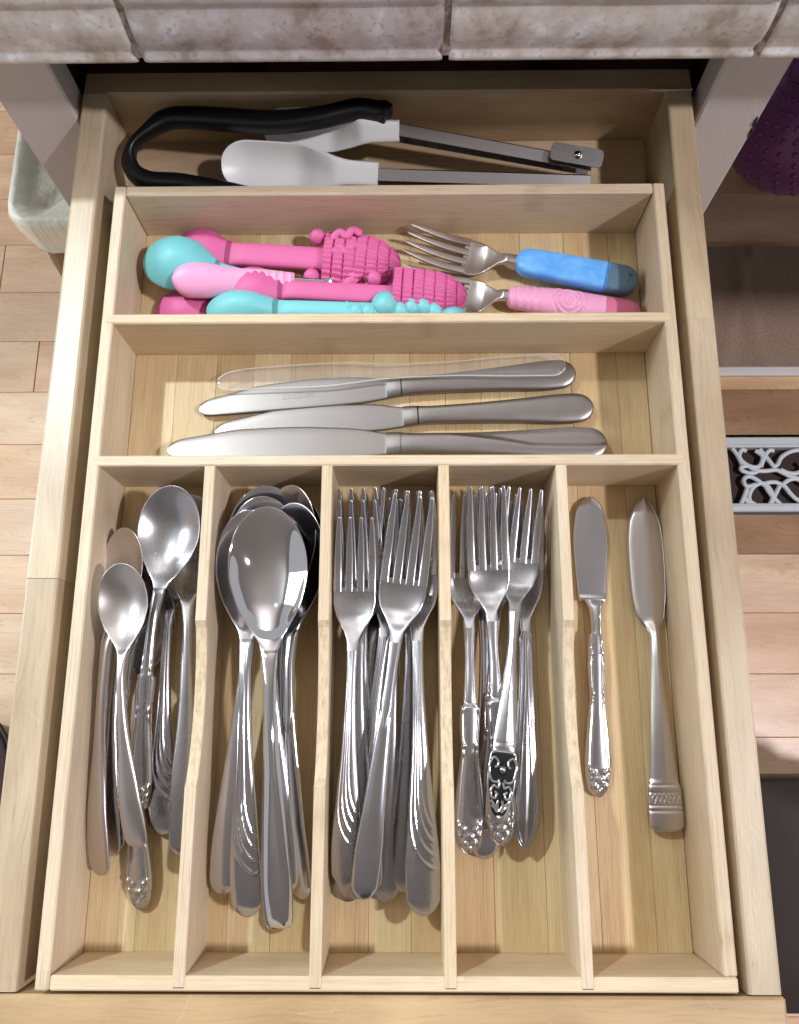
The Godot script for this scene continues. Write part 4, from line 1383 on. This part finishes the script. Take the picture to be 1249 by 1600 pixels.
func fork_head(t: Node3D, sc: float, m: Material, slot: float, hw: float, short := false):
	# sc scales the length of a dinner fork's head; slot: length of the tines; hw: half the head's width
	var root := slot
	var n := 0.073 * sc
	var keys: Array = [[root - 0.0015, hw * 0.995, 0.0024, 0.0019, 0.0012, 0], [root + (n - root) * 0.18, hw, 0.0018, 0.0019, 0.0016, 0], [root + (n - root) * 0.42, hw * 0.86, 0.0024, 0.0020, 0.0016, 0], [root + (n - root) * 0.66, hw * 0.50, 0.0045, 0.0022, 0.0008, 0], [root + (n - root) * 0.84, hw * 0.29, 0.0064, 0.0028, 0.0, 0], [n, 0.0030, 0.0080, 0.0032, -0.0004, 0]]
	if short:
		keys.append([n * 1.14, 0.0034, 0.0080, 0.0030, -0.0004, 0])
	var lf := loft(keys, 46, 14, {"edge": 6.0})
	var head := part("head", cut(lf), m, t)
	
	for k in 4:
		var c: float = hw * [-0.815, -0.275, 0.275, 0.815][k]
		var w: float = hw * (0.198 if k == 0 or k == 3 else 0.190)
		var lean: float = -0.06 * c
		var tk: Array = [[0.0, w * 0.36, 0.0105, 0.0012, 0, c + lean], [slot * 0.10, w * 0.50, 0.0092, 0.0016, 0, c + lean * 0.7], [slot * 0.45, w * 0.88, 0.0054, 0.0019, 0, c + lean * 0.2], [slot * 0.80, w, 0.0031, 0.0019, 0, c], [slot + 0.001, w * 1.04, 0.0023 + 0.0010 * pow(absf(c / hw), 2.0), 0.0019, 0, c]]
		for q in tk:
			q[2] += 0.0012 * (c * c / (hw * hw) - 1.0) * clampf(q[0] / slot, 0, 1) * 0.9 + (0.0 if k == 0 or k == 3 else 0.0002)
		part("tine", cut(loft(tk, 22, 8, {"r0": 0.0012, "edge": 4.0, "dish_fade": false})), m, head)

func make_fork(called: String, L: float, hsc: float, slot: float, hhw: float, hw: float, style: String, m: Material, end_pow := 2.0) -> Node3D:
	var t := Node3D.new()
	t.name = called
	fork_head(t, hsc, m, slot, hhw)
	var n := 0.073 * hsc
	var sc := L / 0.19
	var keys: Array = [[n, 0.0030, 0.0080, 0.0032, -0.0004, 0], [n + 0.014, 0.0027 * sc, 0.0098, 0.0034, -0.0006, 0], [L * 0.60, 0.0036 * sc, 0.0130, 0.0028, -0.0008, 0], [L * 0.78, hw * 0.80, 0.0136, 0.0023, -0.0009, 0], [L * 0.90, hw, 0.0124, 0.0021, -0.0009, 0], [L * 0.965, hw * 0.95, 0.0112, 0.0020, -0.0007, 0], [L, hw * 0.78, 0.0104, 0.0019, -0.0004, 0]]
	var r1 := 0.008
	if style == "rose":
		keys = keys.slice(0, 3)
		keys.append_array(rose_keys(L, hw)); r1 = 0.005
	elif style == "deco":
		keys = [keys[0], [n + 0.004, 0.0040, 0.0092, 0.0034, -0.0006, 0], [n + 0.010, 0.0038, 0.0098, 0.0034, -0.0006, 0], [L * 0.62, 0.0046, 0.0128, 0.0028, -0.0008, 0], [L * 0.80, hw * 0.84, 0.0136, 0.0024, -0.0009, 0], [L * 0.92, hw, 0.0124, 0.0022, -0.0009, 0], [L - 0.006, hw * 0.78, 0.0112, 0.0021, -0.0006, 0], [L - 0.002, hw * 0.42, 0.0110, 0.0020, -0.0004, 0], [L, hw * 0.10, 0.0108, 0.0018, -0.0003, 0]]
		r1 = 0.0
	elif style == "scroll":
		keys = [keys[0], keys[1], [L * 0.62, 0.0034, 0.0126, 0.0030, -0.0008, 0], [L - 0.036, 0.0052, 0.0132, 0.0028, -0.0004, 0], [L - 0.0325, 0.0053, 0.0132, 0.0028, -0.0002, 0], [L - 0.031, 0.0062, 0.0131, 0.0024, 0, 0], [L - 0.020, 0.0068, 0.0128, 0.0024, 0, 0], [L - 0.012, 0.0058, 0.0122, 0.0024, 0, 0], [L, 0.0030, 0.0112, 0.0022, 0, 0]]
		r1 = 0.004
	var fine := style != "plain"
	var lf := loft(keys, 210 if fine else 90, 38 if fine else 16, {"r1": r1 * sc, "e1": end_pow, "edge": 3.4, "relief": relief_for(style, sc)})
	var h := part("handle", cut(lf, -1, 9), m, t)
	if style == "scroll":
		scroll_ornament(h, L)
	t.set_meta("len", L)
	return t

func scroll_ornament(h: Node3D, L: float):
	# darkened field with raised silver scrolls
	var y := 0.0143
	part("dark_field", cut(loft([[L - 0.0315, 0.0056, y - 0.0004, 0.0012, 0, 0], [L - 0.020, 0.0060, y - 0.0006, 0.0012, 0, 0], [L - 0.008, 0.0040, y - 0.0012, 0.0012, 0, 0], [L - 0.003, 0.0020, y - 0.0018, 0.0012, 0, 0]], 20, 8, {"edge": 6.0, "r1": 0.003})), M.oxidised, h)
	var P := func(v: float, e: float) -> Vector3: return Vector3(v, y + 0.0004 - maxf(0.0, 0.012 - e) * 0.10, L - e)
	var curves: Array = [[[0.0010, 0.0200], [0.0022, 0.0188], [0.0046, 0.0194], [0.0060, 0.0230], [0.0060, 0.0272], [0.0044, 0.0296], [0.0026, 0.0284], [0.0024, 0.0262], [0.0038, 0.0252]],
		[[0.0006, 0.0190], [0.0014, 0.0164], [0.0034, 0.0172], [0.0046, 0.0150], [0.0040, 0.0122], [0.0024, 0.0118], [0.0018, 0.0138], [0.0030, 0.0146]],
		[[0.0044, 0.0108], [0.0026, 0.0090], [0.0010, 0.0072]], [[0.0038, 0.0088], [0.0022, 0.0074], [0.0008, 0.0056]], [[0.0008, 0.0110], [0.0012, 0.0085], [0.0002, 0.0060]]]
	var all: Array = []
	for c in curves:
		for sgn in [-1, 1]:
			var pts: Array = []
			for q in c: pts.append(P.call(q[0] * sgn, q[1]))
			all.append(tube(pts, 0.00062, 1.1, 1.2, 5, 8))
	part("scrollwork", join(all), M.steel0, h)
	part("bead", blob(P.call(0, 0.0245), Vector3(0.0019, 0.0014, 0.0026), Basis.IDENTITY, 16), M.steel4, h)
	part("tip_bead", blob(P.call(0, 0.0036), Vector3(0.0013, 0.0010, 0.0013), Basis.IDENTITY, 16), M.steel0, h)
	part("collar", join([tube([P.call(-0.0052, 0.0322), P.call(0.0, 0.0322), P.call(0.0052, 0.0322)], 0.0006, 1, 1, 3, 8)]), M.steel0, h)

var used := {}
# first use takes the prototype itself, later ones a copy; every one gets its own label
func put(proto: Node3D, label: String, cat: String, group: String, a: Vector3, b: Vector3, roll := 0.0) -> Node3D:
	var o: Node3D = proto
	if used.has(proto):
		o = proto.duplicate()
	used[proto] = true
	var base := String(proto.get_meta("kind_name")) if proto.has_meta("kind_name") else String(proto.name)
	proto.set_meta("kind_name", base)
	var L: float = proto.get_meta("len")
	o.name = numbered(base)
	add_child(o)
	for k in ["len", "kind_name"]:
		if o != proto and o.has_meta(k): o.remove_meta(k)
	o.set_meta("label", label)
	o.set_meta("category", cat)
	o.set_meta("group", group)
	lay(o, a, b, L, roll)
	return o

func build_knives():
	var G := "dinner knives in the third row"
	var blade_relief := func(_s, _u, _w, _e): return 0.0
	var make := func(m: Material, L: float, sc: float, crease: bool, teeth: bool) -> Node3D:
		var t := Node3D.new()
		t.name = "table_knife"
		var bl := L * 0.50
		# sideways > 0 is the toothed side
		var bk: Array = [[0.0, 0.0048 * sc, 0.004, 0.0011, 0, -0.0042 * sc], [0.016, 0.0066 * sc, 0.004, 0.0012, 0, -0.0026 * sc], [bl * 0.35, 0.0088 * sc, 0.004, 0.0014, 0, -0.0004 * sc], [bl * 0.62, 0.0095 * sc, 0.004, 0.0016, 0, 0.0003], [bl * 0.85, 0.0086 * sc, 0.004, 0.0018, 0, 0.0], [bl * 0.985, 0.0066 * sc, 0.004, 0.0020, 0, -0.0004], [bl, 0.0064 * sc, 0.004, 0.0022, 0, -0.0004]]
		var lf := loft(bk, 150, 12, {"r0": 0.008, "edge": 8.0, "relief": func(s, u, _w, _e): return -0.0004 * maxf(0.0, u - 0.55) * 2.0})
		if teeth:
			# small notches along the edge
			for i in range(8, 96):
				var row: PackedVector3Array = lf.rows[i]
				for j in row.size():
					if row[j].x > bk[2][5] + 0.003 and i % 2 == 0:
						row[j].x -= 0.00045 * clampf((row[j].x - 0.003) / 0.004, 0, 1)
				lf.rows[i] = row
		part("blade", cut(lf), m, t)
		var hk: Array = [[bl - 0.0005, 0.0066 * sc, 0.0042, 0.0052, 0, -0.0004], [bl + 0.006, 0.0062 * sc, 0.0044, 0.0058, 0, 0], [bl + 0.014, 0.0056 * sc, 0.0046, 0.0060, 0, 0], [L * 0.66, 0.0060 * sc, 0.0048, 0.0056, 0, 0], [L * 0.82, 0.0078 * sc, 0.0050, 0.0052, 0, 0], [L * 0.93, 0.0094 * sc, 0.0050, 0.0050, 0, 0], [L, 0.0088 * sc, 0.0050, 0.0048, 0, 0]]
		var rel = null
		if crease:
			rel = func(s, u, _w, e): return -0.0012 * clampf((u - lerpf(0.9, -0.3, clampf((s - 0.145) / 0.05, 0, 1))) * 4.0, 0, 1) * clampf((s - 0.14) / 0.02, 0, 1)
		var hf := loft(hk, 120, 16, {"r1": 0.009, "e1": 2.1, "edge": 2.6, "relief": rel})
		var bol := part("bolster", cut(hf, -1, bl + 0.0075), m, t)
		bol.name = "bolster"
		part("handle", cut(hf, bl + 0.0075, 9), m, t)
		t.set_meta("len", L)
		return t
	var k4: Node3D = make.call(M.steel5, 0.236, 1.0, true, true)
	put(k4, "longest steel dinner knife, nearest to the front of the knife row, with a serrated edge", "knife", G, Vector3(-0.1190, -0.0315, -0.2565), Vector3(0.1172, -0.0345, -0.2560), -4.0)
	var k2: Node3D = make.call(M.steel5, 0.2085, 0.92, false, true)
	var low := put(k2, "steel dinner knife with faint etched writing, lying under the clear plastic knife", "knife", G, Vector3(-0.1053, -0.0375, -0.2822), Vector3(0.1031, -0.0375, -0.2985), 0.0)
	put(k2, "steel dinner knife in the middle, its blade half under the longest knife", "knife", G, Vector3(-0.0955, -0.0375, -0.2690), Vector3(0.1118, -0.0375, -0.2783), 0.0)
	var tm := TextMesh.new(); tm.text = "Zmilinet"; tm.font_size = 24; tm.pixel_size = 0.00019; tm.depth = 0.00015
	var f := SystemFont.new(); f.font_names = PackedStringArray(["Droid Serif"]); f.font_italic = true; tm.font = f
	var txt := part("etched_writing", tm, M.etch, low.get_node("blade"))
	txt.transform = Transform3D(Basis(Vector3(0, 0, 1), Vector3(1, 0, 0), Vector3(0, 1, 0)), Vector3(-0.0005, 0.00478, 0.055))
	# clear plastic knife
	var c := thing("plastic_knife", "clear plastic knife lying on top of a steel knife at the back of the row", "knife", Vector3.ZERO, G)
	var ck: Array = [[0.0, 0.0050, 0.0, 0.0016, 0, -0.002], [0.02, 0.0066, 0.0, 0.0018, 0, -0.0005], [0.06, 0.0072, 0.0, 0.0022, 0, 0.0], [0.085, 0.0056, 0.0, 0.0026, 0, 0.0006], [0.100, 0.0044, 0.0006, 0.0032, -0.0004, 0], [0.130, 0.0046, 0.001, 0.0034, -0.0008, 0], [0.165, 0.0064, 0.001, 0.0032, -0.0012, 0], [0.194, 0.0070, 0.0, 0.0030, -0.0010, 0]]
	var cf := loft(ck, 110, 14, {"r0": 0.007, "r1": 0.009, "edge": 3.0, "relief": func(s, u, _w, _e): return 0.0006 * exp(-pow((absf(u) - 0.82) / 0.10, 2.0)) - 0.0009 * exp(-pow(u / 0.45, 4.0)) * clampf((s - 0.105) / 0.006, 0, 1) * clampf((0.186 - s) / 0.008, 0, 1)})
	part("blade", cut(cf, -1, 0.096), M.clear, c)
	part("handle", cut(cf, 0.096, 9), M.clear, c)
	var outline: Array = []
	for sgn in [-1, 1]:
		var pts: Array = []
		for k in range(2, 108, 3):
			var rowp: PackedVector3Array = cf.rows[k]
			pts.append(rowp[0 if sgn < 0 else 14] + Vector3(-0.0004 * sgn, 0.0008, 0))
		outline.append(tube(pts, 0.0004, 1, 1, 2, 8))
	part("edge_bead", join(outline), M.clear_edge, c)
	lay(c, Vector3(-0.0950, -0.0305, -0.2945), Vector3(0.0973, -0.0292, -0.3020), 0.194, 0.0)

func build_teaspoons():
	var G := "teaspoons in the left compartment"
	var plain := make_spoon("teaspoon", 0.165, 0.048, 0.0140, 0.0066, "plain", M.steel2, 2.4)
	var small := make_spoon("teaspoon", 0.138, 0.0445, 0.0138, 0.0062, "plain", M.steel2, 2.4)
	var plain_dark := make_spoon("teaspoon", 0.150, 0.048, 0.0150, 0.0066, "plain", M.steel1, 2.4)
	var rosy := make_spoon("teaspoon", 0.158, 0.051, 0.0160, 0.0068, "rose", M.steel1)
	var wavy := make_spoon("teaspoon", 0.159, 0.050, 0.0160, 0.0074, "wave", M.steel1)
	# (head, end, roll) by what one sees
	put(wavy, "teaspoon with rippled handle pattern lying low beside the left compartment's divider", "spoon", G, Vector3(-0.1130, -0.0345, -0.2185), Vector3(-0.1085, -0.0430, -0.0592), 0.0)
	put(plain_dark, "teaspoon with a broad plain handle half hidden along the right divider", "spoon", G, Vector3(-0.1058, -0.0285, -0.2272), Vector3(-0.0982, -0.0370, -0.0508), -14.0)
	put(rosy, "teaspoon with flower relief, its handle end pointing nearest to the front of the left compartment", "spoon", G, Vector3(-0.1240, -0.0330, -0.1840), Vector3(-0.1146, -0.0450, -0.0261), 14.0)
	put(plain_dark, "teaspoon lowest of the tilted stack, only its rim showing", "spoon", G, Vector3(-0.1225, -0.0290, -0.2020), Vector3(-0.1242, -0.0440, -0.0560), 30.0)
	put(plain_dark, "teaspoon third from the top of the tilted stack, mostly covered", "spoon", G, Vector3(-0.1235, -0.0265, -0.2030), Vector3(-0.1255, -0.0430, -0.0530), 30.0)
	put(plain_dark, "teaspoon second from the top of the tilted stack, dark handle beside the topmost one's", "spoon", G, Vector3(-0.1262, -0.0235, -0.2040), Vector3(-0.1272, -0.0420, -0.0501), 28.0)
	put(plain, "topmost teaspoon of the tilted stack along the left wall of the tray", "spoon", G, Vector3(-0.1318, -0.0170, -0.2070), Vector3(-0.1305, -0.0370, -0.0423), 27.0)
	put(rosy, "large teaspoon at the back of the left compartment, bowl open and blue grey", "spoon", G, Vector3(-0.1072, -0.0090, -0.2270), Vector3(-0.1195, -0.0400, -0.0707), 6.0)
	put(small, "small pale teaspoon on top at the front left, its bowl facing up before the stack", "spoon", G, Vector3(-0.1263, 0.0030, -0.1851), Vector3(-0.1120, -0.0220, -0.0577), 12.0)

func build_tablespoons():
	var G := "tablespoons in the second compartment"
	var big := make_spoon("tablespoon", 0.191, 0.069, 0.0190, 0.0070, "facet", M.steel0, 6.0)
	var wavy := make_spoon("tablespoon", 0.190, 0.064, 0.0168, 0.0074, "wave", M.steel3)
	var plain := make_spoon("tablespoon", 0.195, 0.065, 0.0188, 0.0070, "plain", M.steel3, 2.3)
	var vm := make_spoon("tablespoon", 0.188, 0.064, 0.0186, 0.0068, "vmark", M.steel3)
	put(plain, "tablespoon lowest in the second compartment, mostly hidden by the others", "spoon", G, Vector3(-0.0530, -0.0290, -0.2285), Vector3(-0.0445, -0.0440, -0.0355), 10.0)
	put(plain, "tablespoon at the left with a broad plain handle beside the divider", "spoon", G, Vector3(-0.0622, -0.0235, -0.2307), Vector3(-0.0772, -0.0390, -0.0338), 0.0)
	put(plain, "tablespoon leaning low on the right divider of the second compartment", "spoon", G, Vector3(-0.0470, -0.0250, -0.2260), Vector3(-0.0385, -0.0430, -0.0400), 30.0)
	put(plain, "tablespoon leaning in the rear right corner of the second compartment", "spoon", G, Vector3(-0.0488, -0.0190, -0.2300), Vector3(-0.0425, -0.0400, -0.0420), 36.0)
	put(vm, "tablespoon at the right with a V mark on its dark handle", "spoon", G, Vector3(-0.0465, -0.0140, -0.2190), Vector3(-0.0345, -0.0370, -0.0325), 30.0)
	put(plain, "tablespoon whose rim curves behind the topmost bowl", "spoon", G, Vector3(-0.0650, -0.0165, -0.2230), Vector3(-0.0463, -0.0360, -0.0356), 0.0)
	put(wavy, "tablespoon with rippled handle, its bowl left under the topmost one", "spoon", G, Vector3(-0.0690, -0.0105, -0.2143), Vector3(-0.0631, -0.0310, -0.0259), 4.0)
	put(big, "topmost mirror bright tablespoon with faceted square ended handle", "spoon", G, Vector3(-0.0591, 0.0, -0.2133), Vector3(-0.0479, -0.0235, -0.0231), 0.0)

func build_dinner_forks():
	var G := "dinner forks in the middle compartment"
	var wavy := make_fork("dinner_fork", 0.195, 1.0, 0.040, 0.0117, 0.0080, "wave", M.steel1)
	var plain := make_fork("dinner_fork", 0.195, 1.0, 0.040, 0.0117, 0.0074, "plain", M.steel4, 2.4)
	var vm := make_fork("dinner_fork", 0.190, 1.0, 0.043, 0.0119, 0.0064, "vmark", M.steel3, 2.6)
	put(plain, "dinner fork with a dark plain handle lowest in the middle of the pile", "fork", G, Vector3(0.0060, -0.0290, -0.2281), Vector3(-0.0012, -0.0435, -0.0295))
	put(plain, "dinner fork whose rounded end peeps out under the left rippled one", "fork", G, Vector3(-0.0022, -0.0275, -0.2241), Vector3(-0.0192, -0.0445, -0.0298))
	put(plain, "dinner fork deep at the right of the pile, only its tines showing", "fork", G, Vector3(0.0128, -0.0270, -0.2275), Vector3(0.0080, -0.0420, -0.0340))
	put(wavy, "dinner fork with rippled handle under the right hand fork, its end nearest the front", "fork", G, Vector3(0.0132, -0.0200, -0.2250), Vector3(0.0169, -0.0320, -0.0259))
	put(plain, "dinner fork at the left whose tines stand highest against the back", "fork", G, Vector3(-0.0152, -0.0160, -0.2265), Vector3(-0.0085, -0.0400, -0.0349))
	put(wavy, "dinner fork whose lined neck crosses behind the two front forks", "fork", G, Vector3(0.0075, -0.0175, -0.2255), Vector3(-0.0170, -0.0400, -0.0320))
	put(plain, "dinner fork just under the left front one, tines between the back ones", "fork", G, Vector3(-0.0150, -0.0115, -0.2190), Vector3(-0.0120, -0.0360, -0.0330))
	put(wavy, "front left dinner fork with rippled handle and the lowest tines", "fork", G, Vector3(-0.0152, -0.0060, -0.2090), Vector3(-0.0188, -0.0290, -0.0390), 0.0)
	put(vm, "front right dinner fork with a V mark, its handle slanting down to the left", "fork", G, Vector3(0.0133, -0.0080, -0.2200), Vector3(-0.0106, -0.0240, -0.0346), 0.0)

func build_salad_forks():
	var G := "salad forks in the fourth compartment"
	var rosy := make_fork("salad_fork", 0.170, 0.90, 0.040, 0.0104, 0.0072, "rose", M.steel1)
	var plain := make_fork("salad_fork", 0.178, 0.92, 0.038, 0.0104, 0.0068, "plain", M.steel3, 2.4)
	var scr := make_fork("salad_fork", 0.161, 0.86, 0.036, 0.0106, 0.0068, "scroll", M.steel1)
	var deco := make_fork("salad_fork", 0.171, 0.92, 0.034, 0.0104, 0.0074, "deco", M.steel4)
	put(plain, "salad fork lowest in the pile with a plain rounded end", "fork", G, Vector3(0.0500, -0.0310, -0.2303), Vector3(0.0465, -0.0445, -0.0485))
	put(rosy, "salad fork with flower relief deep between the others", "fork", G, Vector3(0.0580, -0.0270, -0.2260), Vector3(0.0470, -0.0420, -0.0600))
	put(deco, "salad fork at the right with lined handle and pointed end", "fork", G, Vector3(0.0715, -0.0290, -0.2215), Vector3(0.0646, -0.0370, -0.0542))
	put(rosy, "salad fork at the left with flower relief, its tines behind the divider", "fork", G, Vector3(0.0414, -0.0180, -0.2228), Vector3(0.0383, -0.0340, -0.0524))
	put(scr, "salad fork with dark ornate scrolls on the end of its tapered handle", "fork", G, Vector3(0.0690, -0.0165, -0.2250), Vector3(0.0504, -0.0190, -0.0664))
	put(rosy, "topmost salad fork in the middle with bright tines and a flower relief end", "fork", G, Vector3(0.0488, -0.0060, -0.2245), Vector3(0.0535, -0.0330, -0.0572))

func build_butter_knives():
	var G := "butter knives in the right compartment"
	# left one: rounded blade, flower relief handle
	var t := thing("butter_knife", "silver butter knife with rounded blade and flower relief handle, the left of two", "knife", Vector3.ZERO, G)
	var L := 0.152
	var bk: Array = [[0.0, 0.0045, 0.003, 0.0014, 0.0, 0.0005], [0.010, 0.0078, 0.003, 0.0016, 0.0, 0.0], [0.024, 0.0092, 0.003, 0.0016, 0, 0], [0.040, 0.0084, 0.003, 0.0016, 0, 0], [0.0535, 0.0072, 0.003, 0.0017, 0, 0], [0.0560, 0.0069, 0.0032, 0.0020, 0, 0]]
	part("blade", cut(loft(bk, 60, 16, {"r0": 0.006, "edge": 5.0, "relief": func(s, u, _w, _e): return 0.0004 * exp(-pow((s - 0.0545) / 0.0012, 2.0)) - 0.0003 * absf(u)})), M.steel3, t)
	var hk: Array = [[0.0555, 0.0052, 0.0040, 0.0024, 0, 0.0006], [0.0600, 0.0034, 0.0052, 0.0034, -0.0004, 0.0006], [0.066, 0.0027, 0.0060, 0.0036, -0.0006, 0.0006], [0.072, 0.0026, 0.0064, 0.0036, -0.0008, 0.0004]]
	for q in rose_keys(L, 0.0066):
		hk.append([q[0], q[1], q[2] - 0.0074, q[3] + 0.0006, q[4], q[5]])
	part("handle", cut(loft(hk, 230, 38, {"r1": 0.004, "edge": 3.0, "relief": relief_for("rose")})), M.steel3, t)
	lay(t, Vector3(0.1070, -0.0375, -0.2281), Vector3(0.1026, -0.0385, -0.0759), L, -3.0)
	# right one: keeled pointed blade, faceted handle with a banded square end
	var k := thing("butter_knife", "warm silver butter knife with pointed keeled blade and banded square end", "knife", Vector3.ZERO, G)
	L = 0.1677
	bk = [[0.0, 0.0004, 0.003, 0.0012, 0, 0.001], [0.006, 0.0046, 0.003, 0.0014, 0, 0.0008], [0.016, 0.0086, 0.003, 0.0016, 0, 0.0002], [0.030, 0.0096, 0.003, 0.0017, 0, 0], [0.050, 0.0091, 0.003, 0.0018, 0, 0], [0.060, 0.0078, 0.003, 0.0019, 0, 0], [0.0645, 0.0068, 0.003, 0.0020, 0, 0.0003], [0.067, 0.0052, 0.0032, 0.0022, 0, 0.0006], [0.0700, 0.0034, 0.0042, 0.0030, 0, 0.0008]]
	part("blade", cut(loft(bk, 80, 20, {"edge": 5.0, "relief": func(s, u, _w, _e): return -0.0014 * absf(u - 0.12) + (-0.0010 * maxf(0.0, -0.72 - u))})), M.steel2, k)
	hk = [[0.0685, 0.0040, 0.0040, 0.0028, 0, 0.0008], [0.074, 0.0028, 0.0056, 0.0036, 0, 0.0008], [0.086, 0.0029, 0.0064, 0.0036, 0, 0.0004], [0.120, 0.0048, 0.0066, 0.0034, 0, 0], [0.145, 0.0070, 0.0058, 0.0032, 0, 0], [0.147, 0.0078, 0.0057, 0.0036, 0, 0], [0.1575, 0.0083, 0.0052, 0.0036, 0, 0], [0.159, 0.0084, 0.0052, 0.0040, 0, 0], [0.1677, 0.0080, 0.0046, 0.0046, 0, 0]]
	var band := func(s, u, w, s1):
		var e: float = s1 - s
		var r := 0.0
		if e > 0.022: r = -0.0009 * absf(u - 0.15) * clampf((e - 0.022) / 0.002, 0, 1)
		for q in [0.0095, 0.0120, 0.0180, 0.0215]:
			r -= 0.0005 * exp(-pow((e - q) / 0.0004, 2.0))
		if e > 0.0125 and e < 0.0175 and absf(u) < 0.86:
			var v: float = u * w
			var cell: float = fposmod(v + 0.006, 0.0042) / 0.0042
			var zz: float = absf(cell - 0.5) * 2.0
			var h: float = (e - 0.0125) / 0.005
			r -= 0.00035 * (exp(-pow((zz - h) / 0.14, 2.0)) + exp(-pow((1.0 - zz - h) / 0.14, 2.0)))
		return r
	part("handle", cut(loft(hk, 260, 44, {"r1": 0.0035, "e1": 2.6, "edge": 3.4, "relief": band})), M.steel2, k)
	lay(k, Vector3(0.1342, -0.0350, -0.2281), Vector3(0.1340, -0.0365, -0.0605), L, 0.0)
